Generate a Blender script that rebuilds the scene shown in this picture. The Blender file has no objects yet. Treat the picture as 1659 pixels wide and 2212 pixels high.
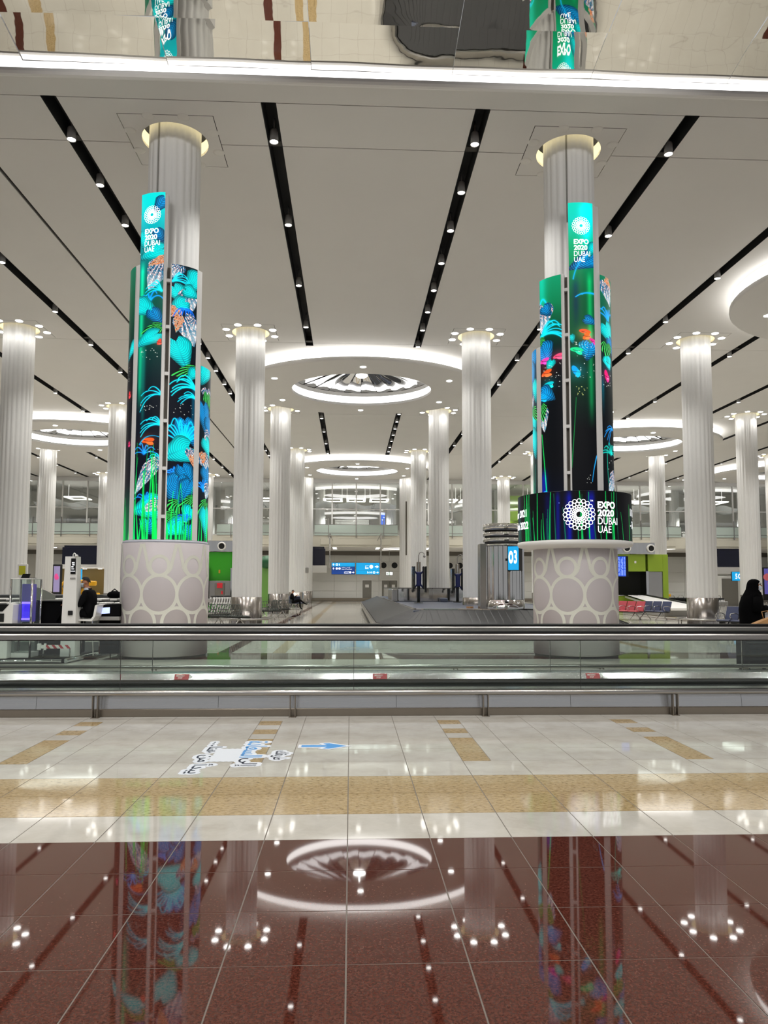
import bpy, math, random
import numpy as np
from mathutils import Vector, Matrix

S = bpy.context.scene
COL = S.collection
PI = math.pi
rnd = random.Random(7)

# ------------------------------------------------------------------ camera, world, exposure
cam_d = bpy.data.cameras.new('camera')
cam = bpy.data.objects.new('camera', cam_d)
COL.objects.link(cam)
PITCH, YAW, ROLL = 0.0728, 0.0443, 0.0027
_f = Vector((math.sin(YAW) * math.cos(PITCH), math.cos(YAW) * math.cos(PITCH), math.sin(PITCH)))
_r0 = Vector((math.cos(YAW), -math.sin(YAW), 0))
_u0 = _r0.cross(_f)
_r = _r0 * math.cos(ROLL) + _u0 * math.sin(ROLL)
_u = _r.cross(_f)
_m = Matrix((_r, _u, -_f)).transposed().to_4x4()
_m.translation = (0, 0, 1.52)
cam.matrix_world = _m
cam_d.sensor_fit = 'VERTICAL'
cam_d.sensor_height = 24.0
cam_d.lens = 1612.08 / 2212 * 24.0
cam_d.shift_y = 44.01 / 2212
cam_d.clip_end = 400
S.camera = cam

world = bpy.data.worlds.new('world')
S.world = world
world.use_nodes = True
world.node_tree.nodes['Background'].inputs[0].default_value = (0.95, 0.97, 1.0, 1)
world.node_tree.nodes['Background'].inputs[1].default_value = 0.45

S.view_settings.view_transform = 'Standard'
S.view_settings.look = 'None'
S.view_settings.exposure = 0.0
S.view_settings.gamma = 1.0
S.view_settings.use_curve_mapping = False
S.cycles.max_bounces = 7
S.cycles.diffuse_bounces = 3
S.cycles.glossy_bounces = 4
S.cycles.transparent_max_bounces = 24
S.cycles.caustics_reflective = False
S.cycles.caustics_refractive = False
S.cycles.sample_clamp_indirect = 3.0

# lamp powers (W): the lamps themselves are made by their builders
P_CAN, P_COL, P_HALL = 680.0, 42.0, 440.0
E_BAND, E_RING, E_DISC = 3.0, 3.9, 14.0

# ------------------------------------------------------------------ helpers
LOC = {}


def loc_of(o):
    while o is not None and o.name not in LOC:
        o = o.parent
    return Vector(LOC[o.name]) if o is not None else Vector((0, 0, 0))


class MB:
    """collects geometry in world coordinates, builds one mesh object"""

    def __init__(s):
        s.v, s.f, s.sm = [], [], []

    def add(s, verts, faces, smooth=False):
        n = len(s.v)
        s.v.extend([tuple(p) for p in verts])
        s.f.extend([tuple(i + n for i in f) for f in faces])
        s.sm.extend([smooth] * len(faces))
        return s

    def box(s, x0, x1, y0, y1, z0, z1):
        return s.add([(x0, y0, z0), (x1, y0, z0), (x1, y1, z0), (x0, y1, z0), (x0, y0, z1), (x1, y0, z1), (x1, y1, z1), (x0, y1, z1)],
                     [(3, 2, 1, 0), (4, 5, 6, 7), (0, 1, 5, 4), (1, 2, 6, 5), (2, 3, 7, 6), (3, 0, 4, 7)])

    def bbox(s, x0, x1, y0, y1, z0, z1, b=0.01):
        """box with bevelled edges"""
        b = min(b, (x1 - x0) * .45, (y1 - y0) * .45, (z1 - z0) * .45)
        v = []
        for z, i in ((z0, b), (z0 + b, 0), (z1 - b, 0), (z1, b)):
            v += [(x0 + b + i, y0 + i, z), (x1 - b - i, y0 + i, z), (x1 - i, y0 + b + i, z), (x1 - i, y1 - b - i, z),
                  (x1 - b - i, y1 - i, z), (x0 + b + i, y1 - i, z), (x0 + i, y1 - b - i, z), (x0 + i, y0 + b + i, z)]
        f = [tuple(range(7, -1, -1)), tuple(range(24, 32))]
        for k in range(3):
            for i in range(8):
                j = (i + 1) % 8
                f.append((k * 8 + i, k * 8 + j, k * 8 + 8 + j, k * 8 + 8 + i))
        return s.add(v, f)

    def quad(s, a, b, c, d):
        return s.add([a, b, c, d], [(0, 1, 2, 3)])

    def cyl(s, p0, p1, r0, r1=None, n=12, caps=True, smooth=True):
        r1 = r0 if r1 is None else r1
        p0, p1 = Vector(p0), Vector(p1)
        d = (p1 - p0).normalized()
        a = d.orthogonal().normalized()
        b = d.cross(a)
        v = []
        for p, r in ((p0, r0), (p1, r1)):
            for i in range(n):
                t = 2 * PI * i / n
                v.append(p + (a * math.cos(t) + b * math.sin(t)) * r)
        s.add(v, [(i, (i + 1) % n, n + (i + 1) % n, n + i) for i in range(n)], smooth)
        if caps:
            m = len(s.v) - 2 * n
            s.f.append(tuple(m + i for i in range(n - 1, -1, -1)))
            s.f.append(tuple(m + n + i for i in range(n)))
            s.sm += [False, False]
        return s

    def lathe(s, cx, cy, prof, n=48, a0=0.0, a1=2 * PI, smooth=True, sx=1.0, sy=1.0):
        full = abs(a1 - a0 - 2 * PI) < 1e-6
        m = n if full else n + 1
        v = []
        for r, z in prof:
            for i in range(m):
                t = a0 + (a1 - a0) * i / n
                v.append((cx + r * sx * math.cos(t), cy + r * sy * math.sin(t), z))
        f = []
        for k in range(len(prof) - 1):
            for i in range(n):
                j = (i + 1) % m
                f.append((k * m + i, k * m + j, k * m + m + j, k * m + m + i))
        return s.add(v, f, smooth)

    def tube(s, pts, r, n=8, caps=True):
        pts = [Vector(p) for p in pts]
        v = []
        up = None
        for i, p in enumerate(pts):
            d = (pts[min(i + 1, len(pts) - 1)] - pts[max(i - 1, 0)]).normalized()
            if up is None:
                up = d.orthogonal().normalized()
            a = (up - d * up.dot(d)).normalized()
            up = a
            b = d.cross(a)
            rr = r[i] if isinstance(r, (list, tuple)) else r
            for k in range(n):
                t = 2 * PI * k / n
                v.append(p + (a * math.cos(t) + b * math.sin(t)) * rr)
        f = []
        for i in range(len(pts) - 1):
            for k in range(n):
                l = (k + 1) % n
                f.append((i * n + k, i * n + l, i * n + n + l, i * n + n + k))
        s.add(v, f, True)
        if caps:
            m = len(s.v) - len(v)
            e = m + (len(pts) - 1) * n
            s.f.append(tuple(m + i for i in range(n - 1, -1, -1)))
            s.f.append(tuple(e + i for i in range(n)))
            s.sm += [False, False]
        return s

    def prism(s, poly, fn, t0, t1):
        """extrude a 2-D polygon; fn(u, v, t) gives the point"""
        n = len(poly)
        v = [fn(u, w, t0) for u, w in poly] + [fn(u, w, t1) for u, w in poly]
        f = [tuple(range(n - 1, -1, -1)), tuple(range(n, 2 * n))]
        f += [(i, (i + 1) % n, n + (i + 1) % n, n + i) for i in range(n)]
        return s.add(v, f)

    def sphere(s, c, rx, ry=None, rz=None, n=16, m=10):
        ry = rx if ry is None else ry
        rz = rx if rz is None else rz
        v = [(c[0], c[1], c[2] - rz)]
        for k in range(1, m):
            t = PI * k / m
            for i in range(n):
                a = 2 * PI * i / n
                v.append((c[0] + rx * math.sin(t) * math.cos(a), c[1] + ry * math.sin(t) * math.sin(a), c[2] - rz * math.cos(t)))
        v.append((c[0], c[1], c[2] + rz))
        f = [(0, 1 + (i + 1) % n, 1 + i) for i in range(n)]
        for k in range(m - 2):
            b = 1 + k * n
            f += [(b + i, b + (i + 1) % n, b + n + (i + 1) % n, b + n + i) for i in range(n)]
        b = 1 + (m - 2) * n
        f += [(b + i, b + (i + 1) % n, len(v) - 1) for i in range(n)]
        return s.add(v, f, True)

    def build(s, name, mat, parent=None, kind=None, label=None):
        me = bpy.data.meshes.new(name)
        off = loc_of(parent) if parent is not None else Vector((0, 0, 0))
        me.from_pydata([(p[0] - off[0], p[1] - off[1], p[2] - off[2]) for p in s.v], [], s.f)
        me.polygons.foreach_set('use_smooth', s.sm)
        me.materials.append(mat)
        me.update()
        return link(name, me, parent, kind, label)


def link(name, me, parent=None, kind=None, label=None):
    o = bpy.data.objects.new(name, me)
    COL.objects.link(o)
    if parent is not None:
        o.parent = parent
    if kind:
        o['kind'] = kind
    if label:
        o['label'] = label
    return o


def tag(o, label, cat, group=None, kind=None):
    o['label'] = label
    o['category'] = cat
    if group:
        o['group'] = group
    if kind:
        o['kind'] = kind
    return o


def thing(name, loc, label, cat, group=None, kind=None):
    o = bpy.data.objects.new(name, None)
    COL.objects.link(o)
    o.location = loc
    o.empty_display_size = .1
    LOC[o.name] = tuple(loc)
    return tag(o, label, cat, group, kind)


def copy_tree(o, loc, rotz=0.0, label=None, group=None):
    def cp(x, par):
        if x.type == 'LIGHT':
            return None
        c = x.copy()
        COL.objects.link(c)
        if par is not None:
            c.parent = par
        for ch in x.children:
            cp(ch, c)
        return c
    c = cp(o, None)
    c.location = loc
    c.rotation_euler = (0, 0, rotz)
    LOC[c.name] = tuple(loc)
    if label:
        c['label'] = label
    if group:
        c['group'] = group
    return c


# ------------------------------------------------------------------ materials
def srgb(c):
    return tuple((x / 12.92 if x <= .04045 else ((x + .055) / 1.055) ** 2.4) for x in c)


def hexc(h):
    return srgb(tuple(int(h[i:i + 2], 16) / 255 for i in (0, 2, 4)))


def mat(name, col, rough=.5, metal=0.0, emit=0.0, noise=0.0, nscale=20.0, bump=0.0, spec=.5, ecol=None, sample=None, aniso=0.0, noise_rough=0.0, stretch=None):
    m = bpy.data.materials.new(name)
    m.use_nodes = True
    nt = m.node_tree
    b = nt.nodes['Principled BSDF']
    if isinstance(col, str):
        col = hexc(col)
    b.inputs['Base Color'].default_value = (*col, 1)
    b.inputs['Roughness'].default_value = rough
    b.inputs['Metallic'].default_value = metal
    b.inputs['Specular IOR Level'].default_value = spec
    if aniso:
        b.inputs['Anisotropic'].default_value = aniso
    if noise or bump or noise_rough:
        tc = nt.nodes.new('ShaderNodeTexCoord')
        src = tc.outputs['Object']
        if stretch:
            mp = nt.nodes.new('ShaderNodeMapping')
            mp.inputs['Scale'].default_value = stretch
            nt.links.new(src, mp.inputs[0])
            src = mp.outputs[0]
        nz = nt.nodes.new('ShaderNodeTexNoise')
        nz.inputs['Scale'].default_value = nscale
        nz.inputs['Detail'].default_value = 4
        nt.links.new(src, nz.inputs['Vector'])
        if noise:
            mx = nt.nodes.new('ShaderNodeMix')
            mx.data_type = 'RGBA'
            mx.inputs[6].default_value = (*[max(0, c * (1 - noise)) for c in col], 1)
            mx.inputs[7].default_value = (*[min(1, c * (1 + noise)) for c in col], 1)
            nt.links.new(nz.outputs['Fac'], mx.inputs[0])
            nt.links.new(mx.outputs[2], b.inputs['Base Color'])
        if bump:
            bp = nt.nodes.new('ShaderNodeBump')
            bp.inputs['Strength'].default_value = bump
            bp.inputs['Distance'].default_value = .05
            nt.links.new(nz.outputs['Fac'], bp.inputs['Height'])
            nt.links.new(bp.outputs[0], b.inputs['Normal'])
    if emit:
        b.inputs['Emission Color'].default_value = (*(hexc(ecol) if isinstance(ecol, str) else (ecol or col)), 1)
        b.inputs['Emission Strength'].default_value = emit
    if sample:
        m.cycles.emission_sampling = sample
    return m


def granite(name, base, dark, light, rough, scale, streak=None, mul=.35):
    """polished stone: speckled colour from two noises"""
    m = bpy.data.materials.new(name)
    m.use_nodes = True
    nt = m.node_tree
    b = nt.nodes['Principled BSDF']
    geo = nt.nodes.new('ShaderNodeNewGeometry')
    src = geo.outputs['Position']
    if streak:
        mp = nt.nodes.new('ShaderNodeMapping')
        mp.inputs['Scale'].default_value = streak
        nt.links.new(src, mp.inputs[0])
        src = mp.outputs[0]
    n1 = nt.nodes.new('ShaderNodeTexNoise')
    n1.inputs['Scale'].default_value = scale
    n1.inputs['Detail'].default_value = 5
    n1.inputs['Roughness'].default_value = .65
    nt.links.new(src, n1.inputs['Vector'])
    n2 = nt.nodes.new('ShaderNodeTexVoronoi')
    n2.inputs['Scale'].default_value = scale * 1.6
    nt.links.new(src, n2.inputs['Vector'])
    cr = nt.nodes.new('ShaderNodeValToRGB')
    e = cr.color_ramp.elements
    e[0].position, e[0].color = .30, (*hexc(dark), 1)
    e[1].position, e[1].color = .72, (*hexc(light), 1)
    k = cr.color_ramp.elements.new(.46)
    k.color = (*hexc(base), 1)
    nt.links.new(n1.outputs['Fac'], cr.inputs[0])
    mx = nt.nodes.new('ShaderNodeMix')
    mx.data_type = 'RGBA'
    mx.blend_type = 'MULTIPLY'
    mx.inputs[0].default_value = mul
    nt.links.new(cr.outputs[0], mx.inputs[6])
    bw = nt.nodes.new('ShaderNodeSeparateColor')
    nt.links.new(n2.outputs['Color'], bw.inputs[0])
    nt.links.new(bw.outputs[0], mx.inputs[7])
    nt.links.new(mx.outputs[2], b.inputs['Base Color'])
    b.inputs['Roughness'].default_value = rough
    return m


def glass_mat(name, tint, glossy=.0):
    """thin pane: clear transmission plus a Fresnel reflection"""
    m = bpy.data.materials.new(name)
    m.use_nodes = True
    nt = m.node_tree
    nt.nodes.clear()
    out = nt.nodes.new('ShaderNodeOutputMaterial')
    tr = nt.nodes.new('ShaderNodeBsdfTransparent')
    tr.inputs[0].default_value = (*tint, 1)
    gl = nt.nodes.new('ShaderNodeBsdfGlossy')
    gl.inputs['Roughness'].default_value = .02
    fr = nt.nodes.new('ShaderNodeFresnel')
    fr.inputs[0].default_value = 1.45
    add = nt.nodes.new('ShaderNodeMath')
    add.operation = 'ADD'
    add.inputs[1].default_value = glossy
    nt.links.new(fr.outputs[0], add.inputs[0])
    mx = nt.nodes.new('ShaderNodeMixShader')
    nt.links.new(add.outputs[0], mx.inputs[0])
    nt.links.new(tr.outputs[0], mx.inputs[1])
    nt.links.new(gl.outputs[0], mx.inputs[2])
    nt.links.new(mx.outputs[0], out.inputs[0])
    return m


def screen_mat(name, strength):
    m = bpy.data.materials.new(name)
    m.use_nodes = True
    nt = m.node_tree
    b = nt.nodes['Principled BSDF']
    b.inputs['Base Color'].default_value = (.004, .004, .005, 1)
    b.inputs['Roughness'].default_value = .4
    b.inputs['Specular IOR Level'].default_value = .12
    at = nt.nodes.new('ShaderNodeAttribute')
    at.attribute_name = 'Col'
    nt.links.new(at.outputs['Color'], b.inputs['Emission Color'])
    b.inputs['Emission Strength'].default_value = strength
    m.cycles.emission_sampling = 'NONE'
    return m


def floor_mat():
    """the wide floor: bands by distance across the hall and a half-metre joint grid, as laid"""
    m = bpy.data.materials.new('stone_floor')
    m.use_nodes = True
    nt = m.node_tree
    b = nt.nodes['Principled BSDF']
    geo = nt.nodes.new('ShaderNodeNewGeometry')
    sep = nt.nodes.new('ShaderNodeSeparateXYZ')
    nt.links.new(geo.outputs['Position'], sep.inputs[0])

    def grid(out, off):
        a = nt.nodes.new('ShaderNodeMath')
        a.operation = 'ADD'
        a.inputs[1].default_value = 100.0 - off + .002
        nt.links.new(out, a.inputs[0])
        w = nt.nodes.new('ShaderNodeMath')
        w.operation = 'WRAP'
        w.inputs[1].default_value = .5
        w.inputs[2].default_value = 0
        nt.links.new(a.outputs[0], w.inputs[0])
        c = nt.nodes.new('ShaderNodeMath')
        c.operation = 'LESS_THAN'
        c.inputs[1].default_value = .004
        nt.links.new(w.outputs[0], c.inputs[0])
        return c.outputs[0]
    g = nt.nodes.new('ShaderNodeMath')
    g.operation = 'MAXIMUM'
    nt.links.new(grid(sep.outputs[0], -.01), g.inputs[0])
    nt.links.new(grid(sep.outputs[1], .133), g.inputs[1])
    nz = nt.nodes.new('ShaderNodeTexNoise')
    nz.inputs['Scale'].default_value = 1.3
    nz.inputs['Detail'].default_value = 6
    nt.links.new(geo.outputs['Position'], nz.inputs['Vector'])
    cr = nt.nodes.new('ShaderNodeValToRGB')
    cr.color_ramp.elements[0].color = (*hexc('c4beb2'), 1)
    cr.color_ramp.elements[1].color = (*hexc('d6d2c8'), 1)
    nt.links.new(nz.outputs['Fac'], cr.inputs[0])
    mx = nt.nodes.new('ShaderNodeMix')
    mx.data_type = 'RGBA'
    nt.links.new(g.outputs[0], mx.inputs[0])
    nt.links.new(cr.outputs[0], mx.inputs[6])
    mx.inputs[7].default_value = (*hexc('8d877d'), 1)
    nt.links.new(mx.outputs[2], b.inputs['Base Color'])
    b.inputs['Roughness'].default_value = .07
    return m


M = {}
M['floor'] = floor_mat()
M['tile_white'] = granite('white_marble', 'c6c1b7', 'bbb5a9', 'd1cdc4', .05, 3.0, None, .05)
M['tile_gold'] = granite('gold_granite', 'b99f72', '7c6745', 'cbb58e', .07, 26.0, (1.0, 1.7, 1.0), .22)
M['tile_red'] = granite('red_granite', '55291f', '2c150f', '6d3f33', .03, 78.0, None, .35)
M['grout'] = mat('grout', '79726a', .7)
M['ceil'] = mat('ceiling_white', 'dcdad6', .75, noise=.03, nscale=.6)
M['ceil_edge'] = mat('ceiling_edge_white', 'e4e2de', .45)
M['black'] = mat('matt_black', '0c0c0c', .8)
M['blackgloss'] = mat('black_rubber', '040404', .45, spec=.25)
M['joint'] = mat('joint_dark', '3c3a36', .9)
M['column'] = mat('fluted_plaster', 'dddcd9', .55, noise=.02, nscale=.7)
M['warm'] = mat('cove_warm', 'f2ead0', .6, emit=.95, ecol='fff0c0')
M['steel'] = mat('brushed_steel', 'a9a6a2', .24, 1.0, noise=.05, nscale=6, stretch=(1, 1, 30))
M['steelmirror'] = mat('polished_steel', 'c4c2bf', .07, 1.0, noise=.10, nscale=3, bump=.02, stretch=(2.5, 2.5, .3))
M['steelbase'] = mat('column_steel', '9f9994', .2, 1.0, noise=.3, nscale=2.6, stretch=(5, 5, .1))
M['baffle'] = mat('baffle_satin', 'd4d6d6', .18, .55)
M['steelclad'] = mat('brushed_cladding', 'bcbcbd', .12, 1.0, noise=.03, nscale=5, bump=.12, stretch=(.1, 1, 160))
M['steeldull'] = mat('dull_steel', '8d8478', .38, 1.0, noise=.06, nscale=4)
M['darksteel'] = mat('dark_steel', '50514f', .35, .9)
M['chrome'] = mat('chrome', 'd8d8d8', .07, 1.0)
M['mirror'] = mat('mirror_panel', 'd6d3cb', .015, 1.0, bump=.10, nscale=.4, noise=.01)
M['mirrordome'] = mat('mirror_dome', 'cfd0d2', .03, 1.0, bump=.05, nscale=.8, noise=.01)
M['band'] = mat('light_band', (1, 1, 1), .5, emit=E_BAND, ecol=(1, .985, 1))
M['ring'] = mat('ring_light', (1, 1, 1), .5, emit=E_RING, ecol=(1, .98, .95))
M['lens'] = mat('lamp_lens', (1, 1, 1), .4, emit=E_DISC, ecol=(1, .98, .94), sample='NONE')
M['lensoff'] = mat('lamp_lens_unlit', 'dcdad4', .5)
M['lamp_body'] = mat('lamp_body', 'a8a6a2', .45)
M['frame'] = mat('panel_frame_white', 'd9d7d4', .45)
M['slotgrey'] = mat('slot_grey', '5b564e', .8)
M['led'] = screen_mat('led_picture', 1.0)
M['white_glow'] = mat('white_glow', (1, 1, 1), .5, emit=1.5, ecol=(.96, .97, 1), sample='NONE')
M['base'] = mat('lilac_vinyl', 'bdb5b6', .42)
M['baseprint'] = mat('cream_print', 'd8d7cb', .45)
M['collar'] = mat('lilac_satin', 'b9b9c4', .3)
M['glass'] = glass_mat('balustrade_glass', (.90, .945, .925), .02)
M['glassup'] = glass_mat('window_glass', (.93, .95, .94), .10)
M['glassgrey'] = glass_mat('smoked_glass', (.55, .58, .56), .03)
M['wall'] = mat('beige_wall', 'cfcec8', .5, noise=.02, nscale=.5)
M['wallin'] = mat('inner_wall', 'c9c6bd', .6)
M['fascia'] = mat('fascia_cream', 'd5d0c0', .55)
M['door'] = mat('door_grey', '6a675f', .5)
M['navy'] = mat('navy_screen', '07071c', .25, emit=.02, ecol='14145a')
M['green'] = mat('green_panel', '2f9a12', .35, emit=.0)
M['lime'] = mat('lime_panel', '86a028', .4)
M['belt'] = mat('belt_rubber', '121111', .5, noise=.12, nscale=30)
M['deck'] = mat('deck_blue_grey', '474d5e', .35)
M['signblue'] = mat('sign_cyan', '0a86c0', .3, emit=.75, ecol='0f9fdd', sample='NONE')
M['signnavy'] = mat('sign_navy', '123a85', .3, emit=.5, ecol='12408f', sample='NONE')
M['signwhite'] = mat('sign_white', 'ffffff', .4, emit=.95, ecol='ffffff', sample='NONE')
M['white'] = mat('white_plastic', 'dedcd7', .35)
M['greyplastic'] = mat('grey_plastic', '8c8a86', .5)
M['red'] = mat('red_vinyl', 'a9303a', .45)
M['redseat'] = mat('red_seat', 'b04650', .5)
M['blueseat'] = mat('blue_seat', '39405c', .5)
M['greyseat'] = mat('wire_seat', '4d5350', .4, .6)
M['yellow'] = mat('yellow_paint', 'dba20a', .45)
M['yellowdark'] = mat('yellow_wall', 'a8873a', .6)
M['purple'] = mat('purple_glow', '3a2bd0', .4, emit=.9, ecol='4a30ff', sample='NONE')
M['violet'] = mat('violet_haze', '6a63a8', .4, emit=.12, ecol='5a4fd0', sample='NONE')
M['black_cloth'] = mat('black_cloth', '030304', .95, spec=.08)
M['suit'] = mat('black_suit', '060608', .9, noise=.2, nscale=40, spec=.12)
M['skin'] = mat('skin', 'a06a4c', .55)
M['hair'] = mat('dark_hair', '14100e', .8)
M['mask'] = mat('face_mask', 'c3ccd4', .8)
M['shirt'] = mat('white_shirt', 'c8ccd4', .8)
M['eye'] = mat('eye_dark', '120c0a', .3)
M['tan'] = mat('tan_paper', 'b08455', .7)
M['case'] = mat('suitcase_black', '070708', .6, noise=.2, nscale=60, spec=.2)
M['sticker'] = mat('sticker_white', 'e7ebf2', .35)
M['ink'] = mat('sticker_navy', '23283f', .4)
M['inkblue'] = mat('sticker_blue', '4a9be0', .4)
M['walk'] = mat('pallet_grey', '4b4c4a', .5, .6)
M['screenwin'] = mat('lit_window', 'b8c8ff', .3, emit=1.0, ecol='b8c6ff', sample='NONE')
M['ceillit'] = mat('lit_ceiling', 'ffffff', .4, emit=2.0, ecol='fffaf0')
M['upgreen'] = mat('upper_green', '7fa51e', .4, emit=.15, ecol='7fb01e', sample='NONE')  # slight glow put into the green; the partition is no lamp
M['yellowbay'] = mat('yellow_lit_bay', '7d6a3a', .5)


# ------------------------------------------------------------------ text as mesh
def text_mesh(body, size, bold=0.0, shear=0.0, spacing=1.0):
    """flat text: list of verts (x, y) with the left baseline at 0, and faces"""
    c = bpy.data.curves.new('txt', 'FONT')
    c.body = body
    c.size = size
    c.offset = bold
    c.shear = shear
    c.space_character = spacing
    c.resolution_u = 3
    o = bpy.data.objects.new('txt', c)
    COL.objects.link(o)
    bpy.context.view_layer.update()
    dg = bpy.context.evaluated_depsgraph_get()
    me = o.evaluated_get(dg).to_mesh()
    v = [(p.co.x, p.co.y) for p in me.vertices]
    f = [tuple(q.vertices) for q in me.polygons]
    o.evaluated_get(dg).to_mesh_clear()
    bpy.data.objects.remove(o)
    bpy.data.curves.remove(c)
    return v, f


def text_fit(body, w, bold=0.0, h=None):
    """text scaled to width w (and height h if given), lower left corner at 0"""
    v, f = text_mesh(body, 1.0, bold)
    if not v:
        return v, f
    x0, x1 = min(p[0] for p in v), max(p[0] for p in v)
    y0, y1 = min(p[1] for p in v), max(p[1] for p in v)
    kx = w / max(1e-6, x1 - x0)
    ky = kx if h is None else h / max(1e-6, y1 - y0)
    return [((p[0] - x0) * kx, (p[1] - y0) * ky) for p in v], f


def put_text(mb, vf, fn):
    v, f = vf
    mb.add([fn(x, y) for x, y in v], f)
    return mb


def annulus(mb, fn, cx, cy, ro, ri, n=18, sx=1.0, sy=1.0, a=0.0):
    v = []
    for r in (ro, ri):
        for i in range(n):
            t = 2 * PI * i / n
            x, y = r * math.cos(t) * sx, r * math.sin(t) * sy
            v.append(fn(cx + x * math.cos(a) - y * math.sin(a), cy + x * math.sin(a) + y * math.cos(a)))
    mb.add(v, [(i, (i + 1) % n, n + (i + 1) % n, n + i) for i in range(n)])


def rosette(mb, fn, cx, cy, R):
    """emblem of rings in concentric circles"""
    n = 20
    for k, (rad, rr, th) in enumerate([(.865, .118, .034), (.668, .104, .036), (.50, .075, .034), (.375, .056, .030), (.28, .042, .024)]):
        for i in range(n):
            t = 2 * PI * (i + .5 * (k % 2)) / n
            annulus(mb, fn, cx + R * rad * math.cos(t), cy + R * rad * math.sin(t), R * (rr + th * .5), R * (rr - th * .5), 14 if k < 2 else 8)
    annulus(mb, fn, cx, cy, R * .235, R * .185, 24)


ORD = ['first', 'second', 'third', 'fourth', 'fifth', 'sixth', 'seventh', 'eighth', 'ninth', 'tenth', 'eleventh', 'twelfth', 'thirteenth', 'fourteenth', 'fifteenth', 'sixteenth', 'seventeenth', 'eighteenth', 'nineteenth', 'twentieth', 'twenty-first', 'twenty-second', 'twenty-third', 'twenty-fourth', 'twenty-fifth', 'twenty-sixth', 'twenty-seventh', 'twenty-eighth', 'twenty-ninth', 'thirtieth']

# ================================================================== FLOOR
H = 11.71                      # ceiling height
CX = [-4.083 + 9.136 * i for i in range(-4, 6)]     # column lines across the hall (index 0 is i = -4)
CY = [16.66 + 12.98 * j for j in range(5)]          # column rows into the hall


def colx(i):
    return -4.083 + 9.136 * i


fl = MB()
fl.quad((-64, 8.9, 0), (78, 8.9, 0), (78, 84, 0), (-64, 84, 0))
floor = fl.build('floor', M['floor'], kind='structure')
mb = MB()
for y0, y1, mt in ((-12, 4.633, 'tile_red'), (4.633, 5.133, 'tile_white'), (5.133, 6.133, 'tile_gold'), (6.133, 8.9, 'tile_white')):
    b = MB()
    b.quad((-64, y0, -.004), (78, y0, -.004), (78, y1, -.004), (-64, y1, -.004))
    b.build('floor_band', M[mt], floor, kind='structure')
gb = MB()
gb.quad((-16, 1.6, -.0015), (16, 1.6, -.0015), (16, 8.9, -.0015), (-16, 8.9, -.0015))
gb.build('grout', M['grout'], floor, kind='structure')

_tile = {}


def tile_me(w, d, mt):
    k = (round(w, 3), round(d, 3), mt)
    if k not in _tile:
        b = MB()
        e = .0016
        c = .002
        x0, x1, y0, y1 = e, w - e, e, d - e
        b.add([(x0, y0, -.01), (x1, y0, -.01), (x1, y1, -.01), (x0, y1, -.01), (x0 + c, y0 + c, 0), (x1 - c, y0 + c, 0), (x1 - c, y1 - c, 0), (x0 + c, y1 - c, 0)],
              [(4, 5, 6, 7), (0, 1, 5, 4), (1, 2, 6, 5), (2, 3, 7, 6), (3, 0, 4, 7)])
        me = bpy.data.meshes.new('tile')
        me.from_pydata(b.v, [], b.f)
        me.materials.append(M[mt])
        _tile[k] = me
    return _tile[k]


def tile(x, y, w, d, mt):
    o = link('tile', tile_me(w, d, mt), floor)
    o.location = (x, y, rnd.uniform(0, .0005))


outer = {q: MB() for q in ('tile_red', 'tile_white', 'tile_gold')}
for k in range(14):
    y = 2.133 + .5 * k
    d = .5 if k < 13 else .267
    mt = 'tile_red' if y < 4.6 else 'tile_white' if y < 5.1 else 'tile_gold' if y < 6.1 else 'tile_white'
    for i in range(-31, 31):
        x = -.01 + .5 * i
        if x + .5 < -(.475 * (y + .5)) - .6 or x > .572 * (y + .5) + .6:
            outer[mt].box(x + .0016, x + .4984, y + .0016, y + d - .0016, -.01, 0)
            continue
        if mt == 'tile_white' and y > 6.6 and i % 4 == 2 and d == .5:
            # column of tiles with a gold insert on its left edge
            if k in (9, 10):
                tile(x, y, .25, .5, 'tile_gold')
                tile(x + .25, y, .25, .5, 'tile_white')
            else:
                tile(x, y, .25, .25, 'tile_white')
                tile(x, y + .25, .25, .25, 'tile_gold')
                tile(x + .25, y, .25, .5, 'tile_white')
        else:
            tile(x, y, .5, d, mt)

for mt, ob in outer.items():
    ob.build('outer_tiles', M[mt], floor, kind='stuff')
# stone bands laid in the floor beyond the walkway
b = MB()
b.box(-40, 50, 15.85, 17.3, -.02, .0015)
b.build('granite_band', M['tile_red'], floor, kind='structure')
for c in range(-3, 5):
    x = colx(c) + 1.05
    for dx, mt, w in ((0, 'tile_red', .32), (1.25, 'tile_gold', .3)):
        b = MB()
        for j in range(5):
            b.box(x + dx, x + dx + w, 17.3 + 12.98 * j + (0 if j == 0 else .7), 17.3 + 12.98 * (j + 1) - .7, -.02, .0015)
        b.build('granite_band', M[mt], floor, kind='structure')

# ================================================================== CEILING
ceiling = MB()
ceiling.box(-64, 78, -12, 9.2, 12.6, 12.8)
ceiling.box(-64, 78, 14.5, 84, 12.75, 12.9)
ceiling = ceiling.build('ceiling', M['ceil'], kind='structure')
SLOTX = []
for i in range(-3, 5):
    SLOTX += [colx(i) - 2.284, colx(i) + 2.284]
SW = .15
XE = sorted([(-40, 0), (46, 0), (-8.65, .05)] + [(q, .15) for q in SLOTX])
YJ = [15.16, 16.72, 30.75, 43.7, 56.7, 70.4]
HOLE = .74
DISCS = [(.485, 36.13), (18.757, 23.15), (18.757, 49.11), (-17.787, 49.11), (-17.787, 23.15), (.485, 62.09), (37.03, 62.09), (-36.06, 62.09), (37.03, 36.13)]
DA, DB = 5.96, 5.07


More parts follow.
